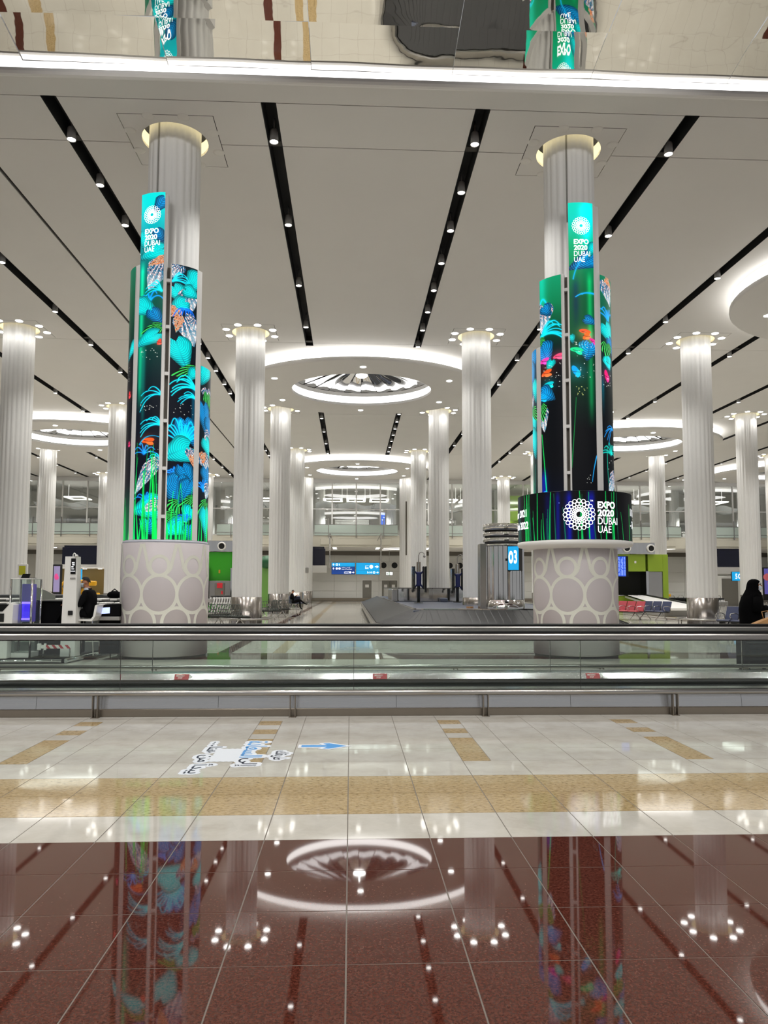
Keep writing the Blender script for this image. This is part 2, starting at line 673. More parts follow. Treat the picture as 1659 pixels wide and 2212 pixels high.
def rect_minus(x0, x1, y0, y1, holes):
    rs = [(x0, x1, y0, y1)]
    for hx0, hx1, hy0, hy1 in holes:
        out = []
        for a, b_, c, d in rs:
            if hx1 <= a or hx0 >= b_ or hy1 <= c or hy0 >= d:
                out.append((a, b_, c, d))
                continue
            if c < hy0:
                out.append((a, b_, c, hy0))
            if hy1 < d:
                out.append((a, b_, hy1, d))
            m0, m1 = max(c, hy0), min(d, hy1)
            if a < hx0:
                out.append((a, hx0, m0, m1))
            if hx1 < b_:
                out.append((hx1, b_, m0, m1))
        rs = out
    return rs


HOLES = [(colx(i) - 1.04, colx(i) + 1.04, cy - 1.0, cy + 1.0) for i in range(-3, 5) for cy in CY]
DHOLES = [(q[0] - 3.6, q[0] + 3.6, q[1] - 3.2, q[1] + 3.2) for q in DISCS]
# front margin panel, then the bays between the slots
b = MB()
b.box(-40, 46, 14.52, 15.15, H, H + .05)
b.build('ceiling_panel', M['ceil'], ceiling, kind='structure')
for s in range(len(XE) - 1):
    x0 = XE[s][0] + XE[s][1]
    x1 = XE[s + 1][0] - XE[s + 1][1]
    for k in range(len(YJ) - 1):
        g = .012
        b = MB()
        for a, c, d, e in rect_minus(x0, x1, YJ[k] + g, YJ[k + 1] - g, HOLES + DHOLES):
            b.box(a, c, d, e, H, H + .05)
        b.build('ceiling_panel', M['ceil'], ceiling, kind='structure')
# the dark void over the joints, the slots and the bands under the discs
b = MB()
for k in range(1, len(YJ) - 1):
    for a_, c_, d_, e_ in rect_minus(-40, 46, YJ[k] - .1, YJ[k] + .1, [(q[0] - .05, q[1] + .05, q[2] - .05, q[3] + .05) for q in HOLES] + DHOLES):
        b.box(a_, c_, d_, e_, H + .06, H + .08)
b.box(-40, 46, 15.1, 15.2, H + .06, H + .08)
b.box(-8.72, -8.58, 15.2, 70, H + .06, H + .08)
b.box(-8.70, -8.66, 15.2, 70, H + .03, H + .05)
b.build('joint_backing', M['joint'], ceiling, kind='structure')
for x in SLOTX:
    segs = []
    for cx, cy in DISCS:
        dx = abs(x - cx)
        if dx < DA:
            hl = DB * math.sqrt(1 - (dx / DA) ** 2) + .35
            segs.append((cy - hl, cy + hl))
    b = MB()
    segs.sort()
    ys = [15.16] + [q for sg in segs for q in sg] + [70.4]
    for y0, y1 in zip(ys[::2], ys[1::2]):
        if y1 <= y0:
            continue
        b.box(x - SW - .012, x - SW + .004, y0, y1, H - .004, H + .42)
        b.box(x + SW - .004, x + SW + .012, y0, y1, H - .004, H + .42)
        b.box(x - SW, x + SW, y0, y1, H + .42, H + .44)
        b.box(x - SW, x + SW, y0 - .02, y0, H, H + .42)
        b.box(x - SW, x + SW, y1, y1 + .02, H, H + .42)
    b.build('ceiling_slot', M['black'], ceiling, kind='structure')
    for y0, y1 in segs:
        b = MB()
        for a_, c_, d_, e_ in rect_minus(x - SW - .01, x + SW + .01, y0, y1, DHOLES):
            b.box(a_, c_, d_, e_, H - .006, H + .02)
        b.build('slot_cover', M['ceil'], ceiling, kind='structure')

# mirrored vault over the near end: a lit fascia, then rows of slightly hollow mirror panels rising towards the viewer
trim = MB()
pr = [(14.56, H + .0), (14.52, H - .045), (14.47, H - .06), (14.42, H - .045), (14.39, H + .0), (14.385, H + .06), (14.45, H + .07), (14.56, H + .07)]
trim.prism(pr, lambda u, w, t: (t, u, w), -40, 46)
trim.build('trim_1', M['ceil_edge'], kind='structure')
b = MB()
b.box(-40, 46, 14.43, 14.47, H + .07, 11.94)
tag(b.build('light_fascia', M['band']), 'long glowing white light strip along the near edge of the ceiling', 'light', kind='thing')
SL = [.205, .135, .105, .08, .075, .06, .05, .04, .03, .02, .02, .01]
rows = []
y, z = 14.42, 11.945
for r in range(5):
    pts = [(y, z)]
    for q in range(4):
        s0 = SL[min(r * 2, 11)] + (SL[min(r * 2 + 1, 11)] - SL[min(r * 2, 11)]) * q / 3
        y -= .265
        z += .265 * s0
        pts.append((y, z))
    z -= .012
    rows.append(pts)
for r, pts in enumerate(rows):
    for c in range(-4, 6):
        x0 = -1.75 + 2.86 * c + .9
        x1 = x0 + 2.85
        b = MB()
        tx, ty = rnd.uniform(-.010, .010), rnd.uniform(-.006, .006)
        bul = rnd.uniform(.004, .014)
        nx = 12
        v = []
        for yy, zz in pts:
            for q in range(nx + 1):
                u = q / nx
                v.append((x0 + (x1 - x0) * u, yy, zz + tx * (u - .5) * 2.8 + ty * (yy - pts[0][0]) + bul * math.sin(u * PI * 2 + r + c) * .5))
        f = []
        for a in range(len(pts) - 1):
            for q in range(nx):
                i = a * (nx + 1) + q
                f.append((i, i + nx + 1, i + nx + 2, i + 1))
        b.add(v, f, True)
        b.build('mirror_panel', M['mirror'], ceiling, kind='structure')

# suspended elliptical discs with a halo outside and a mirrored dome inside
DA2, DB2 = 3.42, 2.98
ZD = 11.13


def ell(cx, cy, a, b_, t):
    return (cx + a * math.cos(t), cy + b_ * math.sin(t))


def ring_mesh(mb, cx, cy, prof, n=64, smooth=True):
    """prof: (a, b, z) rings"""
    v = []
    for a, b_, z in prof:
        for i in range(n):
            t = 2 * PI * i / n
            x, y_ = ell(cx, cy, a, b_, t)
            v.append((x, y_, z))
    f = []
    for k in range(len(prof) - 1):
        for i in range(n):
            f.append((k * n + i, k * n + n + i, k * n + n + (i + 1) % n, k * n + (i + 1) % n))
    mb.add(v, f, smooth)


def make_disc(cx, cy, label):
    root = thing('ceiling_disc', (cx, cy, ZD), label, 'ceiling feature', 'round white ceiling discs with halo lights', 'thing')
    b = MB()
    ring_mesh(b, cx, cy, [(DA2, DB2, ZD), (DA - .06, DB - .06, ZD)], 72, False)
    ring_mesh(b, cx, cy, [(DA - .06, DB - .06, ZD), (DA - .01, DB - .01, ZD + .02), (DA, DB, ZD + .07), (DA - .01, DB - .01, ZD + .15), (DA - .2, DB - .2, ZD + .16), (DA2 + .2, DB2 + .2, ZD + .16)], 72)
    ring_mesh(b, cx, cy, [(DA2 + .12, DB2 + .12, ZD + .16), (DA2, DB2, ZD + .12), (DA2 - .02, DB2 - .02, ZD + .06), (DA2, DB2, ZD)], 72)
    b.build('disc_plate', M['ceil'], root)
    b = MB()
    ring_mesh(b, cx, cy, [(DA - .09, DB - .09, ZD + .17), (DA - .12, DB - .12, ZD + .46)], 72)
    b.build('halo_light', M['ring'], root)
    b = MB()
    ring_mesh(b, cx, cy, [(DA - .26, DB - .26, ZD + .16), (DA - .26, DB - .26, ZD + .58)], 72)
    b.build('upstand', M['ceil_edge'], root)
    b = MB()
    ring_mesh(b, cx, cy, [(DA2 + .08, DB2 + .08, ZD + .14), (DA2 + .06, DB2 + .06, ZD + .58)], 72)  # emission spread over the whole band, standing in for the strip-lit wall
    b.build('inner_light', M['ring'], root)
    b = MB()
    ring_mesh(b, cx, cy, [(DA2 + .09, DB2 + .09, ZD + .14), (DA2 + .05, DB2 + .05, ZD + .68)], 72)
    b.build('inner_upstand', M['ceil_edge'], root)
    b = MB()
    ring_mesh(b, cx, cy, [(DA2 + .1, DB2 + .1, ZD + .74), (.2, .2, ZD + 1.50)], 48)
    b.build('dome_backing', M['joint'], root)
    nw = 24
    for w in range(nw):
        b = MB()
        dz = rnd.uniform(-.03, .03)
        v = []
        for q in range(5):
            rr = (1.0, .75, .5, .25, .08)[q]
            for e in range(4):
                t = 2 * PI * (w + .02 + .96 * e / 3) / nw
                x, y_ = ell(cx, cy, (DA2 + .04) * rr, (DB2 + .04) * rr, t)
                v.append((x, y_, ZD + .68 + .72 * (1 - rr) + dz * (1 if e > 1 else -1) + .01 * math.sin(e * 1.05)))
        f = [(q * 4 + e, q * 4 + e + 1, q * 4 + e + 5, q * 4 + e + 4) for q in range(4) for e in range(3)]
        b.add(v, f, True)
        b.build('mirror_panel', M['mirrordome'], root)
    b = MB()
    b.cyl((cx, cy, ZD + .70), (cx, cy, ZD + .78), .24, .3, 20)
    b.cyl((cx, cy, ZD + .78), (cx, cy, ZD + 1.42), .03, n=8)
    lamp = b.build('pendant_lamp', M['lens'], root)
    for k in range(6):
        t = 2 * PI * (k + .5) / 6
        x, y_ = ell(cx, cy, (DA + DA2) / 2, (DB + DB2) / 2, t)
        b = MB()
        b.cyl((x, y_, ZD - .012), (x, y_, ZD + .01), .13, n=14)
        b.build('downlight', M['lens'], root)
    return root


dn = ['centre ceiling disc, nearest on the middle axis, with dark mirrored dome', 'large ceiling disc cut off by the right picture edge beside the right screen column',
      'ceiling disc at the right, partly behind the right screen column', 'ceiling disc at the left, between the leftmost fluted columns and the left screen column', None,
      'small far ceiling disc on the middle axis, behind the centre one', 'far ceiling disc at the right edge behind the fluted columns', None, None]
for (cx, cy), lb in zip(DISCS, dn):
    if lb:
        make_disc(cx, cy, lb)

# ================================================================== COLUMNS
RS = .585


def shaft(mb, cx, cy, z0, z1, R=RS, n=21):
    seg = n * 6
    v = []
    for z in (z0, z1):
        for i in range(seg):
            t = 2 * PI * i / seg
            r = R - .03 * (1 - abs(math.sin(n * t / 2)))
            v.append((cx + r * math.cos(t), cy + r * math.sin(t), z))
    mb.add(v, [(i, (i + 1) % seg, seg + (i + 1) % seg, seg + i) for i in range(seg)], True)


def spot(name, loc, power, size, blend, radius, parent, off):
    d = bpy.data.lights.get(name)
    if d is None:
        d = bpy.data.lights.new(name, 'SPOT')
        d.energy = power
        d.spot_size = size
        d.spot_blend = blend
        d.shadow_soft_size = radius
        d.color = (1, .985, .955)
    o = bpy.data.objects.new(name, d)
    COL.objects.link(o)
    if parent is not None:
        o.parent = parent
        o.location = Vector(loc) - Vector(off)
    else:
        o.location = loc
    return o


def rosette_plate(cx, cy, lit, label):
    root = thing('downlight_plate', (cx, cy, H), label, 'ceiling light', 'downlight plates around the column heads', 'thing')
    b = MB()
    # square plate with a round hole
    n = 48
    v = []
    for i in range(n):
        t = 2 * PI * i / n
        c, s_ = math.cos(t), math.sin(t)
        k = 1 / max(abs(c) / 1.024, abs(s_) / .984)
        v.append((cx + math.copysign(1.024, c), cy + math.copysign(.984, s_), H) if i % 12 == 6 else (cx + k * c, cy + k * s_, H))
    for i in range(n):
        t = 2 * PI * i / n
        v.append((cx + HOLE * math.cos(t), cy + HOLE * math.sin(t), H))
    b.add(v, [(i, n + i, n + (i + 1) % n, (i + 1) % n) for i in range(n)])
    b.lathe(cx, cy, [(HOLE, H), (HOLE, H + .06)], 48)
    b.build('plate', M['ceil'], root)
    b = MB()
    for x0, x1, y0, y1 in ((-1.2, 1.2, -1.2, -.80), (-1.2, 1.2, .80, 1.2), (-1.2, -.80, -.80, .80), (.80, 1.2, -.80, .80)):
        b.box(cx + x0, cx + x1, cy + y0, cy + y1, H + .045, H + .07)
    b.build('joint_backing', M['joint'], root)  # dark strips added behind the plate gap, blocking the cove glow
    b = MB()
    b.lathe(cx, cy, [(HOLE, H), (HOLE, H + .34)], 48)
    b.build('cove_ring', M['warm'] if not lit else M['warm'], root)
    for k in range(8):
        t = 2 * PI * (k + .5) / 8
        x, y_ = cx + 1.0 * math.cos(t), cy + 1.0 * math.sin(t)
        if abs(math.cos(t)) > .9:
            x = cx + .92 * math.copysign(1, math.cos(t))
        b = MB()
        b.lathe(x, y_, [(0.0, H - .016), (.09, H - .016), (.125, H - .010), (.135, H)], 16)
        b.build('downlight', M['lens'] if lit else M['lensoff'], root)
        if lit and (cy < 31 or k % 2 == 0):
            spot('column_downlight' if cy < 31 else 'far_column_downlight', (x, y_, H - .03), P_COL * (1 if cy < 31 else 2), 2.4, .9, .06, root, (cx, cy, H))
    return root


def make_column(i, j, label):
    cx, cy = colx(i), CY[j]
    z0 = 0.0
    in_car = (i == 1 and j in (1, 2))
    if in_car:
        z0 = .80
    root = thing('fluted_column', (cx, cy, z0), label, 'column', 'fluted white hall columns', 'thing')
    b = MB()
    shaft(b, cx, cy, 1.1, H + .45)
    b.build('shaft', M['column'], root)
    b = MB()
    b.lathe(cx, cy, [(RS + .015, z0), (RS + .015, 1.1), (RS - .02, 1.115)], 48)
    b.build('steel_base', M['steelbase'], root)
    if j == 4 and i % 2:
        b = MB()
        b.box(cx - .07, cx + .07, cy - RS - .02, cy - RS + .1, 4.4, 9.35)
        b.build('dark_slot', M['slotgrey'], root)
    if not in_car and j < 4:
        b = MB()
        pts = [(cx + 1.0 * math.cos(t), cy + 1.0 * math.sin(t), .27) for t in [2 * PI * k / 40 for k in range(41)]]
        b.tube(pts, .035, 8, False)
        b.build('guard_rail', M['steel'], root)
        for k in range(6):
            t = 2 * PI * k / 6
            b = MB()
            b.box(cx + math.cos(t) * 1.0 - .015, cx + math.cos(t) * 1.0 + .015, cy + math.sin(t) - .02, cy + math.sin(t) + .02, 0, .26)
            b.build('rail_post', M['steel'], root)


rown = {1: 'second', 2: 'third', 3: 'fourth', 4: 'farthest'}
for j in range(1, 5):
    vis = []
    for i in range(-4, 6):
        px = 755 + colx(i) / CY[j] * 1612
        if -70 < px < 1740:
            vis.append(i)
    for k, i in enumerate(vis):
        side = 'left' if i <= 0 else 'right'
        m_ = (1 - i) if i <= 0 else i
        make_column(i, j, f'fluted white column with steel base, {rown[j]} row, {ORD[m_ - 1]} {side} of the middle axis')
        rosette_plate(colx(i), CY[j], True, f'lit downlight ring over the {rown[j]} row column, {ORD[m_ - 1]} {side} of middle axis')
for i in (0, 1):
    rosette_plate(colx(i), CY[0], False, f'square ceiling plate with unlit downlights over the {"left" if i == 0 else "right"} screen column')
for i in (-1, 2):
    rosette_plate(colx(i), CY[0], False, f'square ceiling plate with unlit downlights beyond the {"left" if i == -1 else "right"} picture edge')

# spotlights hanging in the slots
SPOTG = {2: 2.0, -3: 2.0}


def make_can(loc, label):
    x, y_, z = loc
    root = thing('spotlight', loc, label, 'spotlight', 'spotlights in the black ceiling slots', 'thing')
    b = MB()
    b.lathe(x, y_, [(.0, z + .28), (.085, z + .28), (.092, z + .26), (.1, z + .02), (.105, z), (.095, z), (.088, z + .02)], 18)
    b.cyl((x, y_, z + .28), (x, y_, z + .55), .02, n=6)
    b.build('lamp_body', M['lamp_body'], root)
    b = MB()
    b.lathe(x, y_, [(0, z + .012), (.088, z + .012)], 18)
    b.build('lens', M['lens'], root)
    return root


can0 = None
for s, x in enumerate(SLOTX):
    k0 = s - 7 if s >= 7 else s - 8      # 7 -> first right?
    ci = round((x - .485) / 4.568 - (.5 if x > .485 else -.5))
    nm = ORD[abs(ci)] + ' ceiling slot' + (' right' if x > .485 else ' left') + ' of the middle axis'
    step = 2.05 if ci in (0,) and x > 0 or ci == -1 else 4.0
    y_ = 16.35 if abs(x) < 8 else 23.2
    n = 0
    cnt = 0
    while y_ < 69:
        hid = any(((x - cx) / (DA + .3)) ** 2 + ((y_ - cy) / (DB + .3)) ** 2 < 1 for cx, cy in DISCS)
        pxp = 755 + x / y_ * 1612
        if not hid and -60 < pxp < 1720:
            loc = (x, y_ + rnd.uniform(-.15, .15), H - .13)
            lb = f'{ORD[cnt]} spotlight from the near end, {nm}'
            if can0 is None:
                can0 = make_can(loc, lb)
                c = can0
            else:
                c = copy_tree(can0, loc, 0, lb)
            if cnt % (2 if step < 3 else 1) == 0:
                spot('slot_spot', (loc[0], loc[1], loc[2] - .02), P_CAN, 1.75, .7, .07, c, loc)
            cnt += 1
        elif not hid:
            spot('slot_spot', (x, y_, H - .15), P_CAN, 1.75, .7, .07, None, None) if n % (2 if step < 3 else 1) == 0 and abs(x) < 26 else None
        n += 1
        y_ += step
# lamps of the near end, above the viewer
for x in (-12, -7.2, -2.4, 2.4, 7.2, 12):
    for y_ in (-8, -3.5, 1, 5.5):
        spot('hall_spot', (x, y_, 12.5), P_HALL, 2.75, .5, .15, None, None)
for x, y_ in ((2.45, 12.75), (7.15, 12.85), (-7, 11.9), (-2.4, 11.6)):
    spot('slot_spot', (x, y_, 12.2), P_CAN, 1.75, .7, .1, None, None)
    b = MB()
    b.lathe(x, y_, [(0, 12.27), (.10, 12.27), (.13, 12.26), (.14, 12.33), (.14, 12.6)], 18)
    tag(b.build('vault_downlight', M['lens']), f'round lit downlight set in the mirrored vault, {"right" if x > 0 else "left"} half, {"outer" if abs(x) > 5 else "inner"} one', 'ceiling light', kind='thing')

# unseen fill lamps added over the near aisle to brighten the two screen columns
for i in (0, 1):
    for dx in (-2.2, 2.2):
        o = spot('added_column_fill', (colx(i) * .85 + dx, 7.5, 12.4), 430, .95, .6, .15, None, None)
        d_ = Vector((colx(i), 16.66, 8.2)) - o.location
        o.rotation_euler = d_.to_track_quat('-Z', 'Y').to_euler()

# ================================================================== FAR WALL AND UPPER FLOOR
YF = 70.5
b = MB()
b.box(-64, 78, 79.6, 79.9, 0, 12)
wall_back = b.build('wall_back', M['wallin'], kind='structure')
# lower wall of panels with open joints
pm = None
for c in range(-15, 20):
    for r in range(5):
        x0 = -1.75 + 2.37 * c
        if not (-34 < x0 < 44):
            continue
        if pm is None:
            b = MB()
            b.bbox(.012, 2.358, -.05, .0, .012, 1.038, .012)
            pm = bpy.data.meshes.new('wall_panel')
            pm.from_pydata(b.v, [], b.f)
            pm.materials.append(M['wall'])
        o = link('panel', pm, wall_back)
        o.location = (x0, 79.6, r * 1.04 + .02)
b = MB()
b.box(-64, 78, 79.3, 79.56, .02, .32)
b.build('baseboard_back', M['steeldull'], kind='structure')
b = MB()
b.box(-64, 78, YF + .2, 79.6, 5.28, 6.1)
b.build('floor_upper', M['ceil'], kind='structure')
b = MB()
b.box(-64, 78, 79.2, 79.6, 4.85, 5.28)
b.build('trim_2', M['slotgrey'], kind='structure')
b = MB()
b.box(-64, 78, YF, YF + .2, 5.28, 6.33)
fas = b.build('trim_3', M['fascia'], kind='structure')
for i in range(-4, 5):
    b = MB()
    b.bbox(colx(i) + 1.2, colx(i + 1) - 1.2, YF - .05, YF, 5.45, 6.05, .02)
    b.build('panel', M['fascia'], fas)
# soffit lights under the upper floor
n = 0
for i in range(-4, 5):
    for dx, nm in ((2.5, 'at left'), (6.7, 'at right')):
        for y_ in (72.2, 74.4):
            b = MB()
            x = colx(i) + dx
            b.lathe(x, y_, [(0, 5.262), (.17, 5.262), (.2, 5.28)], 14)
            o = tag(b.build('soffit_light', M['lens']), f'{"front" if y_ < 73 else "rear"} soffit downlight {nm}, far wall bay {ORD[i + 4]} from the left', 'ceiling light', 'soffit downlights under the upper floor', 'thing')
    spot('soffit_spot', (colx(i) + 4.5, 74.5, 5.2), 700, 2.4, .6, .2, None, None)
for x0, x1 in ((29, 31.6), (3.2, 5.4)):
    b = MB()
    b.add([(x0, 72.5, 5.262), (x1, 71.2, 5.262), (x1, 72.2, 5.262), (x0, 73.5, 5.262)], [(3, 2, 1, 0)])
    b.add([(x0, 75.5, 5.262), (x1, 74.2, 5.262), (x1, 75.0, 5.262), (x0, 76.3, 5.262)], [(3, 2, 1, 0)])
    tag(b.build('strip_light', M['ceillit']), f'slanting bright strip light in the soffit at the {"right" if x0 > 10 else "middle"}', 'ceiling light', kind='thing')

# upper glazing: mullions, panes, a glass guard with a rail
zb, zt = 6.33, 11.45
b = MB()
b.box(-64, 78, YF, YF + .14, zt, 11.9)
b.box(-64, 78, YF - .02, YF + .1, zt - .1, zt)
b.build('trim_4', M['frame'], kind='structure')
win = MB()
win.box(-64, 78, YF + .02, YF + .1, zb, zb + .08)
win.box(-64, 78, YF + .03, YF + .09, 8.82, 8.9)
win = win.build('window_1', M['frame'], kind='structure')
for i in range(-4, 5):
    for q in range(4):
        x = colx(i) + 2.284 * q
        b = MB()
        b.box(x - .06, x + .06, YF, YF + .12, zb, zt)
        b.build('mullion', M['frame'], win)
        b = MB()
        b.box(x + .06, x + 2.224, YF + .05, YF + .07, 8.9, zt - .1)
        b.build('pane', M['glassup'], win)
        b = MB()
        b.box(x + .06, x + 2.224, YF + .05, YF + .07, zb + .08, 8.82)
        b.build('pane', M['glassup'], win)
for i in range(-4, 5):
    g = thing('glass_guard', (colx(i), YF - .05, zb), f'glass guard with steel rails on the upper floor, bay {ORD[i + 4]} from the left', 'railing', 'glass guards along the upper floor', 'thing')
    x0, x1 = colx(i) + .65, colx(i + 1) - .65
    b = MB()
    b.box(x0, x1, YF - .07, YF - .03, zb + 1.02, zb + 1.07)
    b.box(x0, x1, YF - .07, YF - .03, zb + .22, zb + .27)
    b.build('rail', M['steel'], g)
    b = MB()
    b.box(x0, x1, YF - .06, YF - .04, zb + .03, zb + 1.02)
    b.build('pane', mat('guard_glass', 'b9c6bd', .15, emit=.0) if 'gg' not in M else M['gg'], g)
    for q in range(3):
        x = x0 + (x1 - x0) * (q + .5) / 3
        b = MB()
        b.box(x - .035, x + .035, YF - .09, YF, zb - .2, zb + 1.6)
        b.build('post', M['steel'], g)

# rooms behind the upper glazing
b = MB()
b.box(-64, 78, 79.7, 90, 5.9, 6.1)
b.build('floor_upper_back', M['floor'], kind='structure')
b = MB()
b.box(-64, 78, YF + .15, 90, 11.5, 11.6)
b.build('ceiling_upper', M['ceil'], kind='structure')
b = MB()
b.box(-64, 78, 78.0, 78.2, 6.1, 11.5)
b.build('wall_upper', M['wallin'], kind='structure')
for i in range(-4, 5):
    xx = colx(i) + 4.57
    # lit coffers
    for q in (-2.3, 0, 2.3) if i in (-2, 0, 1, 3) else (0,):
        b = MB()
        x0 = xx + q
        fn = lambda u, w: (x0 + u, 74.2 + w * 1.2, 10.3 + w * .0)
        for (u0, u1, w0, w1) in ((-.95, .95, -1.3, -1.0), (-.95, .95, 1.0, 1.3), (-.95, -.72, -1.0, 1.0), (.72, .95, -1.0, 1.0)):
            b.box(x0 + u0, x0 + u1, 74.4 + w0, 74.4 + w1, 10.1, 10.2)
        for sx in (-.9, .9):
            b.box(x0 + sx - .01, x0 + sx + .01, 74.4, 74.42, 10.2, 11.5)
        tag(b.build('coffer_light', M['ceillit']), f'rectangular glowing coffer upstairs, {"left" if q < 0 else "right" if q > 0 else "middle"} one in window bay {ORD[i + 4]} from the left', 'ceiling light', 'glowing coffers on the upper floor', 'thing')
    b = MB()
    v = []
    for q in range(33):
        x = xx - 4 + q * .25
        zz = 9.25 + .16 * math.sin(q * .55 + i) + .1 * math.sin(q * .23)
        for yy_, dz in ((73.6, .5), (74.6, .1), (75.6, .0), (76.6, .12), (77.6, .5)):
            v.append((x, yy_, zz + dz))
    b.add(v, [(q * 5 + e, q * 5 + e + 1, q * 5 + e + 6, q * 5 + e + 5) for q in range(32) for e in range(4)], True)
    for x in (xx - 3.5, xx, xx + 3.5):
        b.cyl((x, 75.6, 9.2), (x, 75.6, 11.5), .012, n=5)
    tag(b.build('wave_baffle', M['baffle']), f'wavy polished metal baffle upstairs in window bay {ORD[i + 4]} from the left', 'baffle', 'metal baffles on the upper floor', 'thing')
    for dx in (-3.6, 3.6):
        b = MB()
        shaft(b, xx + dx, 75.6, 6.1, 11.49, .5)
        tag(b.build('upper_column', M['column']), f'fluted upstairs column behind the glazing, {"left" if dx < 0 else "right"} one in window bay {ORD[i + 4]} from the left', 'column', 'upper floor columns behind the glazing', 'thing')
    spot('upper_fill', (xx, 72.4, 11.3), 800, 2.6, .6, .3, None, None)  # bare lamps added to brighten the upper rooms and the baffles
    spot('upper_fill', (xx - 2, 74.6, 9.0), 420, 2.6, .6, .3, None, None)
    spot('upper_fill', (xx + 2, 74.6, 9.0), 420, 2.6, .6, .3, None, None)
    sh = thing('shop_counter', (xx - .8, 76.6, 6.1), f'grey shop counter on the upper floor behind glass, bay {ORD[i + 4]} from the left', 'counter', 'upper floor counters', 'thing')
    b = MB()
    b.bbox(xx - 2.4, xx + 1.6, 76.4, 77.2, 6.1, 7.25, .03)
    b.build('body', M['greyplastic'], sh)
    b = MB()
    b.bbox(xx - 2.5, xx + 1.7, 76.3, 77.3, 7.25, 7.33, .02)
    b.build('worktop', M['white'], sh)
    b = MB()
    b.bbox(xx - 2.2, xx + 1.4, 77.45, 77.6, 7.5, 8.5, .03)
    b.build('back_panel', M['steelmirror'], sh)
b = MB()
b.box(14.9, 20.5, 74.0, 74.2, 8.2, 10.7)
b.box(14.9, 20.5, 74.0, 74.2, 6.5, 7.6)
tag(b.build('green_partition', M['upgreen']), 'lime green partition on the upper floor behind the right screen column', 'partition', kind='thing')
b = MB()
b.box(2.85, 3.3, 72.3, 72.36, 6.9, 8.7)
b.box(2.9, 3.25, 72.28, 72.4, 6.1, 6.9)
tag(b.build('upper_screen', mat('upper_screen', '2a62d8', .3, emit=.9, ecol='3a78ff', sample='NONE')), 'upright bright blue screen on the upper floor at the middle', 'screen', kind='thing')

# doors in the far wall


def door(name, x0, x1, z1, leaves, sign):
    root = bpy.data.objects.new(name, None)
    COL.objects.link(root)
    root.location = (x0, 79.5, 0)
    LOC[root.name] = (x0, 79.5, 0)
    root['kind'] = 'structure'
    b = MB()
    b.box(x0 - .08, x0, 79.42, 79.56, 0, z1 + .08)
    b.box(x1, x1 + .08, 79.42, 79.56, 0, z1 + .08)
    b.box(x0, x1, 79.42, 79.56, z1, z1 + .08)
    b.build('frame', M['white'], root)
    w = (x1 - x0) / leaves
    for k in range(leaves):
        b = MB()
        b.bbox(x0 + k * w + .01, x0 + (k + 1) * w - .01, 79.44, 79.5, .02, z1 - .01, .01)
        lf = b.build('leaf', M['door'], root)
        b = MB()
        hx = x0 + (k + (.85 if k == 0 else .15)) * w
        b.tube([(hx, 79.44, 1.0), (hx, 79.38, 1.0), (hx, 79.38, 1.2), (hx, 79.44, 1.2)], .015, 6)
        b.build('handle', M['steel'], lf)
        if sign:
            b = MB()
            b.box(x0 + (k + .3) * w, x0 + (k + .7) * w, 79.43, 79.44, 1.45, 1.75)
            b.build('notice', M['white'], lf)


door('door_1', 1.25, 2.22, 2.2, 1, True)
door('door_2', 3.3, 4.95, 2.2, 2, True)

# ================================================================== SIGNS AND THINGS ON THE FAR SIDE


def sign_panel(name, x0, x1, y, z0, z1, strips, label, posts=()):
    root = thing(name, ((x0 + x1) / 2, y, z0), label, 'sign', None, 'thing')
    b = MB()
    b.bbox(x0 - .02, x1 + .02, y + .01, y + .14, z0 - .02, z1 + .02, .01)
    b.build('housing', M['darksteel'], root)
    for mt, a, c in strips:
        b = MB()
        b.box(x0, x1, y - .005, y + .01, a, c)
        b.build('face', M[mt], root)
    return root


def sign_text(root, items, y):
    b = MB()
    for it in items:
        if it[0] == 't':
            _, body, x, z, w, h = it
            put_text(b, text_fit(body, w, .012, h), lambda u, v_, x=x, z=z: (x + u, y, z + v_))
        elif it[0] == 'o':
            _, x, z, r, ri = it
            annulus(b, lambda u, v_: (u, y, v_), x, z, r, ri, 18)
        elif it[0] == 'd':
            _, x, z, r = it
            b.add([(x + r * math.cos(2 * PI * k / 18), y, z + r * math.sin(2 * PI * k / 18)) for k in range(18)], [tuple(range(18))])
        elif it[0] == 'a':
            _, x, z, s_, ang = it
            pts = [(-.5, -.09), (.08, -.09), (-.14, -.34), (.06, -.34), (.5, 0), (.06, .34), (-.14, .34), (.08, .09), (-.5, .09)]
            c, q = math.cos(ang), math.sin(ang)
            b.add([(x + s_ * (u * c - v_ * q), y, z + s_ * (u * q + v_ * c)) for u, v_ in pts], [tuple(range(9))])
    return b.build('lettering', M['signwhite'], root)


sa = sign_panel('hanging_sign', -1.58, .33, 62, 2.55, 3.5, [('signblue', 3.19, 3.5), ('signnavy', 2.87, 3.18), ('signnavy', 2.55, 2.86)], 'blue three-line hanging sign left of the Exit sign, mid hall')
sign_text(sa, [('a', -1.43, 3.345, .2, PI / 2), ('o', -1.15, 3.345, .1, .05), ('t', '1', -.97, 3.26, .05, .16),
               ('a', -1.43, 3.02, .2, PI / 2), ('d', -1.16, 3.02, .095), ('d', -.93, 3.02, .095), ('t', '\uFEE0\uFEF4\uFED7\uFEAE\uFEE1 \uFEA9\uFEAE\uFEE4\uFEDF\uFE8D', -.76, 3.06, .7, .09), ('t', 'Hotels & Travel Desks', -.76, 2.93, .85, .09),
               ('t', '\uFEE4\uFEE0\uFEA4\uFEDF\uFE8D', -.55, 2.72, .38, .09), ('t', 'Baggage', -.55, 2.6, .38, .09), ('d', -.05, 2.705, .095), ('a', .2, 2.705, .2, .0)], 61.985)
